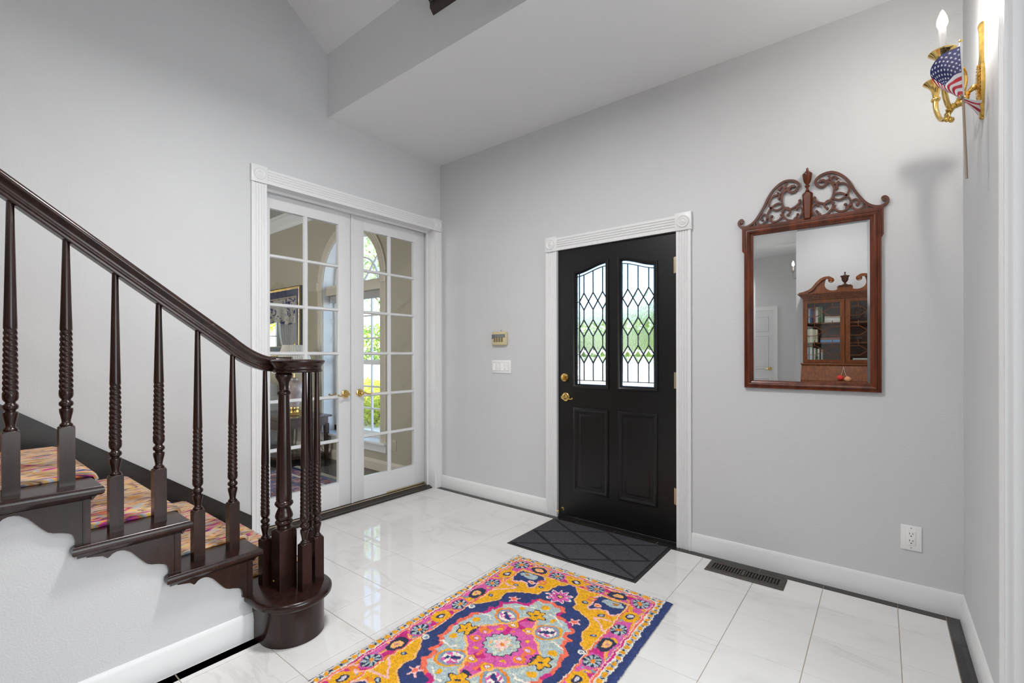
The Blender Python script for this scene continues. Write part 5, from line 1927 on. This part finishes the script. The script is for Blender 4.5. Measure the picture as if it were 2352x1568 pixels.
MB().tube(smooth_path([(lx - 0.05, ly - 0.05, tz + 0.01), (lx - 0.02, -0.30, tz - 0.03), (-2.02, -0.18, 0.40), (-2.00, -0.10, 0.20), (-1.97, -0.06, 0.10)], 5), 0.004, 6).build('cord', 'cord', lp, smooth=60)

sf = thing('sofa', (-3.55, -0.55, 0), 'pale blue slipcovered sofa beyond the side table', 'sofa')
MB().cbox(-4.7, -2.98, -1.0, -0.12, 0.04, 0.42, 0.03).build('base', 'sofa_fabric', sf, smooth=50)
MB().cbox(-4.7, -2.98, -0.34, -0.10, 0.38, 0.86, 0.06).build('backrest', 'sofa_fabric', sf, smooth=50)
MB().cbox(-3.14, -2.94, -1.0, -0.10, 0.04, 0.70, 0.05).build('arm', 'sofa_fabric', sf, smooth=50)
MB().cbox(-4.74, -4.54, -1.0, -0.10, 0.04, 0.70, 0.05).build('arm', 'sofa_fabric', sf, smooth=50)
for k in (0, 1):
    MB().cbox(-4.52 + k * 0.69, -3.85 + k * 0.69, -0.98, -0.34, 0.42, 0.54, 0.04).build('seat_cushion', 'sofa_fabric', sf, smooth=50)
mb = MB()
n = 14
ring_ = []
for i in range(n + 1):
    for j in range(n + 1):
        u, v = i / n * 2 - 1, j / n * 2 - 1
        ring_.append((u, v))
th_ = lambda u, v: 0.085 * (max(0, (1 - u ** 4) * (1 - v ** 4))) ** 0.5
vs, fs = [], []
for sg in (1, -1):
    for u, v in ring_:
        k = 1 - 0.06 * (abs(u * v)) * -1 - 0.05 * (1 - abs(u)) * abs(v)
        vs.append((-3.22 + u * 0.23 * k, -0.44 + sg * th_(u, v) - 0.10 * (v), 0.72 + v * 0.20 * k))
off_ = (n + 1) ** 2
for q in (0, 1):
    for i in range(n):
        for j in range(n):
            a = q * off_ + i * (n + 1) + j
            fs.append((a, a + 1, a + n + 2, a + n + 1))
mb.add(vs, fs)
o = mb.build('throw_pillow', 'pillow_fabric', smooth=70)
tag(o, 'cream throw pillow leaning on the sofa arm', 'pillow')

pm = thing('framed_mirror', (-3.2, 0, 1.2), 'navy and gold framed mirror on the dining room wall', 'mirror')
px0, px1, pz0, pz1 = -3.95, -2.52, 1.21, 2.115


def pring(k, y):
    return [(px0 + k, y, pz0 + k), (px1 - k, y, pz0 + k), (px1 - k, y, pz1 - k), (px0 + k, y, pz1 - k)]


mb = MB()
mb.loft([pring(0, -0.001), pring(0, -0.055), pring(0.006, -0.058)], caps=False)
mb.build('outer_edge', 'black_metal', pm)
mb = MB()
mb.loft([pring(0.006, -0.050), pring(0.006, -0.060), pring(0.014, -0.062), pring(0.020, -0.056), pring(0.026, -0.060), pring(0.034, -0.052), pring(0.034, -0.045)], caps=False)
mb.build('gold_bead', 'antique_gold', pm, smooth=30)
mb = MB()
mb.loft([pring(0.033, -0.040), pring(0.033, -0.050), pring(0.125, -0.040), pring(0.125, -0.030)], caps=False)
mb.build('navy_band', 'navy_frame', pm)
mb = MB()
mb.loft([pring(0.124, -0.030), pring(0.124, -0.042), pring(0.136, -0.042), pring(0.136, -0.030)], caps=False)
mb.build('inner_bead', 'fringe', pm)
MB().box(px0 + 0.13, px1 - 0.13, -0.032, -0.02, pz0 + 0.13, pz1 - 0.13).build('glass', 'mirror_silver', pm)

# curtain and printed valance at the side window
mb = MB()
pts = []
for i in range(61):
    y = -1.47 + 0.36 * i / 60
    pts.append((y, 0.02 * math.sin(i * 0.9)))
def curt(y0, zc):
    pass
rings = []
for zi in range(15):
    z = 0.35 + 1.75 * zi / 14
    pull = math.exp(-((z - 1.0) / 0.35) ** 2)
    rings.append([(-5.50 + w_, -1.50 + (y + 1.47) * (1 - 0.55 * pull), z) for y, w_ in pts] + [(-5.512 + w_, -1.50 + (y + 1.47) * (1 - 0.55 * pull), z) for y, w_ in pts[::-1]])
mb.loft(rings)
tag(mb.build('curtain', 'curtain_fabric', smooth=60), 'white tied back curtain at the dining room side window', 'curtain')
m, nt, out = nm('toile_print')
tc = N(nt, 'ShaderNodeTexCoord')
n1 = N(nt, 'ShaderNodeTexNoise')
n1.inputs['Scale'].default_value = 9
n1.inputs['Detail'].default_value = 3
n1.inputs['Distortion'].default_value = 1.6
nt.links.new(tc.outputs['Object'], n1.inputs['Vector'])
r1 = ramp(nt, [(0.0, srgb(60, 66, 120)), (0.43, srgb(70, 76, 126)), (0.46, srgb(205, 200, 192)), (1.0, srgb(210, 204, 196))])
nt.links.new(n1.outputs[0], r1.inputs[0])
b = N(nt, 'ShaderNodeBsdfPrincipled')
b.inputs['Roughness'].default_value = 0.9
nt.links.new(r1.outputs[0], b.inputs['Base Color'])
nt.links.new(b.outputs[0], out.inputs[0])
mb = MB()
rings = []
for zi in range(7):
    rings.append([])
    for i in range(61):
        y = -1.40 + 1.3 * i / 60
        zlow = 1.84 - 0.05 * abs(math.sin(i * 0.21))
        z = 2.30 + (zlow - 2.30) * zi / 6
        rings[-1].append((-5.42 + 0.02 * math.sin(i * 0.8) * zi / 6, y, z))
    rings[-1] += [(x - 0.01, y, z) for x, y, z in rings[-1][::-1]]
mb.loft(rings)
tag(mb.build('valance', 'toile_print', smooth=60), 'blue and white printed valance over the side window', 'valance')

# oriental rug in the dining room
m, nt, out = nm('oriental_wool')
tc = N(nt, 'ShaderNodeTexCoord')
vo = N(nt, 'ShaderNodeTexVoronoi')
vo.distance = 'MANHATTAN'
vo.inputs['Scale'].default_value = 22
nt.links.new(tc.outputs['Object'], vo.inputs['Vector'])
r1 = ramp(nt, [(0.0, srgb(150, 120, 130)), (0.22, srgb(60, 66, 110)), (0.42, srgb(120, 62, 66)), (0.6, srgb(52, 56, 96)), (0.75, srgb(150, 110, 110)), (0.9, srgb(40, 44, 84))], 'CONSTANT')
nt.links.new(vo.outputs['Color'], r1.inputs[0])
b = N(nt, 'ShaderNodeBsdfPrincipled')
b.inputs['Roughness'].default_value = 0.95
nt.links.new(r1.outputs[0], b.inputs['Base Color'])
nt.links.new(b.outputs[0], out.inputs[0])
orr = thing('oriental_rug', (-1.9, -1.9, 0), 'navy and rust oriental rug with fringe on the dark dining floor', 'rug')
ox0, ox1, oy0, oy1 = -1.80, -0.32, -3.0, -0.50
MB().box(ox0, ox1, oy0, oy1, 0.0, 0.010).build('border', 'navy_frame', orr)
MB().box(ox0 + 0.05, ox1 - 0.05, oy0 + 0.05, oy1 - 0.05, 0.005, 0.0115).build('field', 'oriental_wool', orr)
for k, (q, mname) in enumerate(((0.16, 'pillow_fabric'), (0.30, 'navy_frame'))):
    mb = MB()
    mb.loft([[(ox0 + a, oy0 + a, z), (ox1 - a, oy0 + a, z), (ox1 - a, oy1 - a, z), (ox0 + a, oy1 - a, z)] for a, z in ((q, 0.008), (q, 0.0125), (q + 0.03, 0.0125), (q + 0.03, 0.008))], caps=False)
    mb.build('guard_stripe', mname, orr)
mb = MB()
for i in range(300):
    x = ox0 + (ox1 - ox0) * i / 299
    mb.tube([(x, oy1, 0.006), (x + random.uniform(-0.01, 0.01), oy1 + 0.03, 0.008), (x + random.uniform(-0.02, 0.02), oy1 + 0.065, 0.004)], 0.0032, 4)
tag(mb.build('fringe', 'fringe', orr), kind='stuff')


# ================================================================ secretary desk and books (seen in the mirror)
se = thing('secretary_desk', (2.86, -4.66, 0), 'tall mahogany secretary desk with glazed bookcase and swan neck pediment', 'desk')
cx = 2.86
MB().cbox(cx - 0.49, cx + 0.49, -4.89, -4.42, 0.08, 0.78, 0.005).build('drawer_case', 'desk_wood', se, smooth=40)
MB().box(cx - 0.50, cx + 0.50, -4.89, -4.41, 0.0, 0.09).build('plinth', 'desk_wood_dark', se)
for k in range(3):
    d_ = MB().cbox(cx - 0.46, cx + 0.46, -4.425, -4.405, 0.11 + k * 0.225, 0.315 + k * 0.225, 0.004).build('drawer', 'desk_wood', se, smooth=40)
mb = MB()
mb.prism([(-4.89, 0.78), (-4.42, 0.78), (-4.405, 0.80), (-4.56, 1.085), (-4.89, 1.085)], 'x', cx - 0.49, cx + 0.49)
mb.build('slant_front', 'desk_wood', se)
MB().cbox(cx - 0.50, cx + 0.50, -4.89, -4.545, 1.085, 1.105, 0.004).build('waist_mould', 'desk_wood', se, smooth=40)
MB().box(cx - 0.47, cx - 0.45, -4.89, -4.60, 1.10, 1.975).box(cx + 0.45, cx + 0.47, -4.89, -4.60, 1.10, 1.975).box(cx - 0.47, cx + 0.47, -4.89, -4.88, 1.10, 1.975).box(cx - 0.47, cx + 0.47, -4.89, -4.6, 1.10, 1.125).box(cx - 0.47, cx + 0.47, -4.89, -4.6, 1.95, 1.975).build('bookcase', 'desk_wood_dark', se)
SHZ = [1.125, 1.39, 1.66]
for z in SHZ[1:]:
    MB().box(cx - 0.455, cx + 0.455, -4.885, -4.63, z - 0.018, z).build('shelf', 'desk_wood', se)
for s_ in (-1, 1):
    d_ = thing('glazed_door', (0, 0, 0))
    d_.parent = se
    d_.location = (0, 0, 0)
    WL[d_.name] = WL[se.name]
    x0, x1 = (cx - 0.475, cx - 0.004) if s_ < 0 else (cx + 0.004, cx + 0.475)
    fr_ = MB()
    fr_.box(x0, x0 + 0.05, -4.60, -4.575, 1.11, 1.97).box(x1 - 0.05, x1, -4.60, -4.575, 1.11, 1.97).box(x0 + 0.05, x1 - 0.05, -4.60, -4.575, 1.11, 1.155).box(x0 + 0.05, x1 - 0.05, -4.60, -4.575, 1.925, 1.97)
    fr_.build('door_frame', 'desk_wood', d_)
    MB().box(x0 + 0.045, x1 - 0.045, -4.592, -4.589, 1.15, 1.93).build('pane', 'clear_glass', d_)
    xa, xb, xm = x0 + 0.05, x1 - 0.05, (x0 + x1) / 2
    for zc in (1.28, 1.54, 1.80):
        mu = MB()
        for (p, q) in (((xm - 0.08, zc + 0.06), (xm, zc)), ((xm, zc), (xm + 0.08, zc + 0.06)), ((xm - 0.08, zc - 0.06), (xm, zc)), ((xm, zc), (xm + 0.08, zc - 0.06)), ((xa, zc + 0.06), (xm - 0.08, zc + 0.06)), ((xm + 0.08, zc + 0.06), (xb, zc + 0.06)),
                       ((xa, zc - 0.06), (xm - 0.08, zc - 0.06)), ((xm + 0.08, zc - 0.06), (xb, zc - 0.06)), ((xm - 0.10, zc + 0.06), (xm - 0.10, zc + 0.14)), ((xm + 0.10, zc + 0.06), (xm + 0.10, zc + 0.14))):
            mu.ribbon([p, q], 0.008, -4.600, -4.580)
        mu.build('tracery', 'desk_wood', d_)
mb = MB()
for k, (q, z0, z1) in enumerate(((0.000, 1.975, 1.995), (0.012, 1.995, 2.015), (0.03, 2.02, 2.035), (0.045, 2.035, 2.05), (0.06, 2.05, 2.062))):
    mb.box(cx - 0.475 - q, cx + 0.475 + q, -4.89, -4.575 + q, z0, z1)
mb.box(cx - 0.485, cx + 0.485, -4.89, -4.57, 2.012, 2.022)
for k in range(34):
    x = cx - 0.475 + 0.95 * (k + 0.25) / 34
    mb.box(x, x + 0.014, -4.575, -4.553, 2.000, 2.020)
mb.build('cornice', 'desk_wood', se)
for s_ in (-1, 1):
    mb = MB()
    sw_ = smooth_path([(0.52, 2.062), (0.45, 2.075), (0.37, 2.115), (0.31, 2.19), (0.25, 2.245), (0.18, 2.258), (0.145, 2.235)], 6)
    lo_ = [(x, 2.062) for x, z in sw_]
    mb.ribbon([(cx + s_ * x, z) for x, z in sw_], 0.034, -4.60, -4.545)
    poly = [(cx + s_ * x, z) for x, z in sw_[:-8]] + [(cx + s_ * x, z) for x, z in smooth_path([(0.215, 2.225), (0.225, 2.16), (0.20, 2.11), (0.15, 2.085), (0.09, 2.09), (0.085, 2.13), (0.075, 2.135)], 3)] + [(cx, 2.135), (cx, 2.062)]
    mb.prism(poly, 'y', -4.60, -4.575)
    mb.lathe([(0.034, 0.0), (0.034, 0.03), (0.028, 0.034), (0.020, 0.030), (0.012, 0.036), (0.0005, 0.038)], (cx + s_ * 0.150, -4.578, 2.222), 20, 'y')
    mb.build('swan_neck', 'desk_wood', se)
mb = MB()
mb.box(cx - 0.07, cx + 0.07, -4.62, -4.56, 2.135, 2.145)
mb.lathe([(0.04, 2.145), (0.03, 2.155), (0.012, 2.165), (0.010, 2.175), (0.022, 2.185), (0.036, 2.21), (0.040, 2.245), (0.052, 2.262), (0.052, 2.268), (0.022, 2.275), (0.008, 2.285), (0.007, 2.30), (0.011, 2.31), (0.0005, 2.325)], (cx, -4.59, 0), 24)
mb.build('urn_finial', 'desk_wood_dark', se, smooth=40)


def book(x0, w, h, z, mi, label, lying=False, d=0.17, stack=0.0):
    t = thing('book', (x0 + w / 2, -4.72, z), label, 'book', 'books in the glazed bookcase')
    if lying:
        MB().cbox(x0, x0 + w, -4.64 - d, -4.64, z, z + h, 0.002).build('cover', 'book_%d' % mi, t)
        MB().box(x0 + 0.004, x0 + w - 0.004, -4.642 - d, -4.65, z + 0.004, z + h - 0.004).build('pages', 'book_pages', t)
    else:
        MB().cbox(x0, x0 + w, -4.645 - d, -4.645, z, z + h, 0.0025).build('cover', 'book_%d' % mi, t)
        MB().box(x0 + 0.003, x0 + w - 0.003, -4.64 - d, -4.655, z + 0.003, z + h + 0.0005).build('pages', 'book_pages', t)


BN = ['tan', 'cream', 'black', 'dark green', 'maroon', 'navy', 'brick red', 'straw yellow', 'bright blue', 'white']
SN = {0: 'bottom', 1: 'middle', 2: 'top'}
stand = {2: [(2, .020, .215), (9, .018, .20), (5, .022, .21), (2, .016, .20), (4, .024, .205), (1, .030, .215), (3, .024, .22), (3, .026, .215)], 1: [(0, .036, .185), (7, .034, .19), (0, .030, .185), (7, .026, .18)],
         0: [(9, .022, .20), (5, .016, .18), (9, .026, .20), (2, .014, .18), (1, .024, .19), (3, .020, .175), (9, .022, .18), (2, .016, .16), (1, .014, .165)]}
ordn = ['first', 'second', 'third', 'fourth', 'fifth', 'sixth', 'seventh', 'eighth', 'ninth']
for shn, L in stand.items():
    x = 2.418
    for k, (mi, w, h) in enumerate(L):
        book(x, w, h, SHZ[shn], mi, '%s book standing %s from the end on the %s shelf of the desk bookcase' % (BN[mi], ordn[k], SN[shn]))
        x += w + 0.0015
for k, (mi, h, nmz) in enumerate(((1, .028, 'lowest'), (9, .03, 'second'), (0, .026, 'topmost'))):
    book(2.63, 0.20, h, SHZ[2] + [0, .029, .060][k], mi, '%s book lying %s in the flat pile on the top bookcase shelf' % (BN[mi], nmz), True)
for k, (mi, h, nmz) in enumerate(((8, .034, 'below'), (6, .028, 'above'))):
    book(2.58, 0.22, h, SHZ[1] + k * 0.035, mi, '%s book lying %s its neighbour on the middle bookcase shelf' % (BN[mi], nmz), True)
book(2.94, 0.2, 0.03, SHZ[0], 8, 'bright blue book lying flat under a white one on the bottom shelf', True)
book(2.94, 0.2, 0.02, SHZ[0] + 0.031, 9, 'white book lying flat on a bright blue one on the bottom shelf', True)
ta = thing('key_ornament', (2.85, -4.42, 0.9), 'red and peach pompom ornament hanging on the desk front', 'ornament')
ty = lambda z: -4.405 - (z - 0.80) * 0.544 + 0.012
MB().tube([(2.845, ty(1.06), 1.06), (2.835, ty(0.99) + 0.01, 0.99), (2.82, ty(0.945) + 0.015, 0.945)], 0.003, 6).tube([(2.845, ty(1.06), 1.06), (2.865, ty(0.98) + 0.01, 0.98), (2.885, ty(0.935) + 0.015, 0.935)], 0.003, 6).build('cord', 'fringe', ta)
for (x, z, mname) in ((2.815, 0.925, 'felt_red'), (2.895, 0.912, 'felt_peach')):
    mb = MB()
    mb.lathe([(0.004, 0.032), (0.024, 0.022), (0.034, 0.004), (0.034, -0.008), (0.020, -0.024), (0.002, -0.03)], (x, ty(z) + 0.035, z), 16, fn=lambda r, h, a: r * (1 + 0.12 * math.cos(7 * a)))
    mb.build('pompom', mname, ta, smooth=50)


# ================================================================ outdoors
struct('ground', MB().box(-40, 40, 0.2, 60, -0.30, -0.16).box(-40, -5.75, -20, 0.2, -0.30, -0.16), 'concrete', 'pale sunlit ground outside')


def leaf_cloud(mb, c, rad, n, size, shape='ball', seed=0):
    r_ = np.random.default_rng(seed)
    vs, fs = [], []
    for i in range(n):
        if shape == 'ball':
            d = r_.normal(size=3)
            d /= np.linalg.norm(d)
            k = r_.random() ** 0.4
            p = np.array(c) + d * np.array(rad) * k
        else:
            p = np.array(c) + (r_.random(3) * 2 - 1) * np.array(rad)
        a = r_.normal(size=3)
        a /= np.linalg.norm(a)
        b_ = np.cross(a, r_.normal(size=3))
        b_ /= np.linalg.norm(b_)
        nrm = np.cross(a, b_)
        s_ = size * (0.6 + 0.8 * r_.random())
        o = len(vs)
        vs += [tuple(p - a * s_), tuple(p + b_ * s_ * 0.42 + nrm * s_ * 0.12), tuple(p + a * s_), tuple(p - b_ * s_ * 0.42 + nrm * s_ * 0.12)]
        fs += [(o, o + 1, o + 2), (o, o + 2, o + 3)]
    mb.add(vs, fs)


def shrub(name, label, cat, c, rad, n, size, mat, shape='ball', seed=1, group=None):
    t = thing(name, (c[0], c[1], -0.16), label, cat, group)
    mb = MB()
    leaf_cloud(mb, c, rad, n, size, shape, seed)
    mb.build('foliage', mat, t, normals=False)
    mb = MB()
    for k in range(5):
        a = 2 * PI * k / 5
        mb.tube([(c[0] + 0.05 * math.cos(a), c[1] + 0.05 * math.sin(a), -0.16), (c[0] + rad[0] * 0.4 * math.cos(a), c[1] + rad[1] * 0.4 * math.sin(a), c[2])], [0.02, 0.008], 6)
    mb.build('stem', 'bark', t)
    return t


def tree(name, label, c, h, rad, n, size, mat, seed):
    t = thing(name, (c[0], c[1], -0.16), label, 'tree', 'trees outside the windows')
    mb = MB()
    mb.tube([(c[0], c[1], -0.16), (c[0] + 0.05, c[1], h * 0.4), (c[0], c[1] + 0.05, h * 0.75)], [0.16, 0.12, 0.06], 8)
    for k in range(6):
        a = 2 * PI * k / 6 + seed
        mb.tube([(c[0], c[1], h * (0.35 + 0.05 * k)), (c[0] + rad * 0.7 * math.cos(a), c[1] + rad * 0.7 * math.sin(a), h * (0.6 + 0.05 * k))], [0.05, 0.015], 6)
    mb.build('trunk', 'bark', t)
    mb = MB()
    leaf_cloud(mb, (c[0], c[1], h * 0.72), (rad, rad, h * 0.36), n, size, 'ball', seed)
    mb.build('crown', mat, t, normals=False)


shrub('hedge', 'tall clipped green hedge beyond the arched window', 'hedge', (-11.5, 7.4, 1.05), (6.5, 0.7, 1.25), 11000, 0.085, 'leaf_green', 'box', 3)
shrub('flower_shrub', 'low yellow green shrub beneath the arched window', 'shrub', (-4.8, 2.6, 0.14), (0.9, 0.6, 0.34), 1700, 0.05, 'leaf_yellow', seed=4, group='shrubs by the walk')
shrub('flower_shrub', 'yellow green shrub further along the walk', 'shrub', (-6.5, 3.8, 0.16), (0.9, 0.6, 0.38), 1800, 0.055, 'leaf_yellow', seed=5, group='shrubs by the walk')
shrub('flower_shrub', 'yellow green shrub at the foot of the low white wall', 'shrub', (-8.6, 5.0, 0.15), (1.0, 0.6, 0.40), 1800, 0.06, 'leaf_yellow', seed=6, group='shrubs by the walk')
shrub('entry_hedge', 'pale green hedge far beyond the entry door', 'hedge', (-8.0, 18.5, 1.55), (7.5, 0.8, 1.75), 9000, 0.13, 'leaf_mid', 'box', 31)
shrub('entry_shrub', 'dark green shrub across the drive from the entry door', 'shrub', (-3.6, 15.0, 0.8), (1.7, 0.9, 0.9), 2600, 0.10, 'leaf_green', seed=7, group='shrubs by the entry')
shrub('entry_shrub', 'deep green shrub farther from the entry door', 'shrub', (-8.5, 15.5, 0.8), (1.8, 0.8, 0.95), 3200, 0.11, 'leaf_dark', seed=8, group='shrubs by the entry')
tree('garden_tree', 'pale leaved tree above the hedge in the arched window', (-13.6, 9.9, 0), 8.0, 3.4, 5200, 0.13, 'leaf_pale', 11)
tree('garden_tree', 'broad green tree behind the entry shrubs', (-5.5, 24.0, 0), 4.4, 2.8, 4200, 0.13, 'leaf_green', 12)
tree('garden_tree', 'yellow green tree outside the dining room side window', (-9.2, -0.9, 0), 3.6, 2.1, 4500, 0.10, 'leaf_yellow', 13)
struct('wall_garden', MB().box(-17, -3.6, 6.1, 6.25, -0.16, 0.95).box(-9, 2, 13.0, 13.2, -0.16, 1.12), 'stucco_white', 'low white garden wall')

# unseen pendant lamps added to light the floor, front wall and hall
def pendant(px_, py_, zb, power, label):
    pd = thing('added_pendant_lamp', (px_, py_, zb), label, 'lamp', 'added drum pendants out of view')
    zc = 3.4 + 0.777 * (-1.134 - py_) if py_ > -3.4 else 5.2 - 0.777 * (-3.4 - py_)
    mb = MB()
    mb.lathe([(0.205, 0), (0.215, 0), (0.215, 0.22), (0.05, 0.24), (0.02, 0.28), (0.019, 0.27), (0.045, 0.225), (0.205, 0.21), (0.205, 0)], (px_, py_, zb), 40, caps=False)
    mb.build('shade', 'register_metal', pd, smooth=40)
    MB().tube([(px_, py_, zb + 0.24), (px_, py_, zc)], 0.008, 8).build('stem', 'register_metal', pd, smooth=60)
    ld = bpy.data.lights.new('added_fill_light', 'AREA')
    ld.shape = 'DISK'
    ld.size = 0.40
    ld.energy = power
    ld.color = (1.0, 0.99, 0.98)
    lo = bpy.data.objects.new('added_fill_light', ld)
    COL.objects.link(lo)
    lo.parent = pd
    lo.location = (0, 0, 0.01)


pendant(1.90, -1.86, 2.97, 46, 'added bronze drum pendant lamp hanging in the vault nearer the front door')
pendant(2.75, -3.85, 3.30, 20, 'added bronze drum pendant lamp hanging in the vault nearer the bookcase desk')
pendant(0.42, -6.05, 2.72, 10, 'added bronze drum lamp near the white panelled hall door')
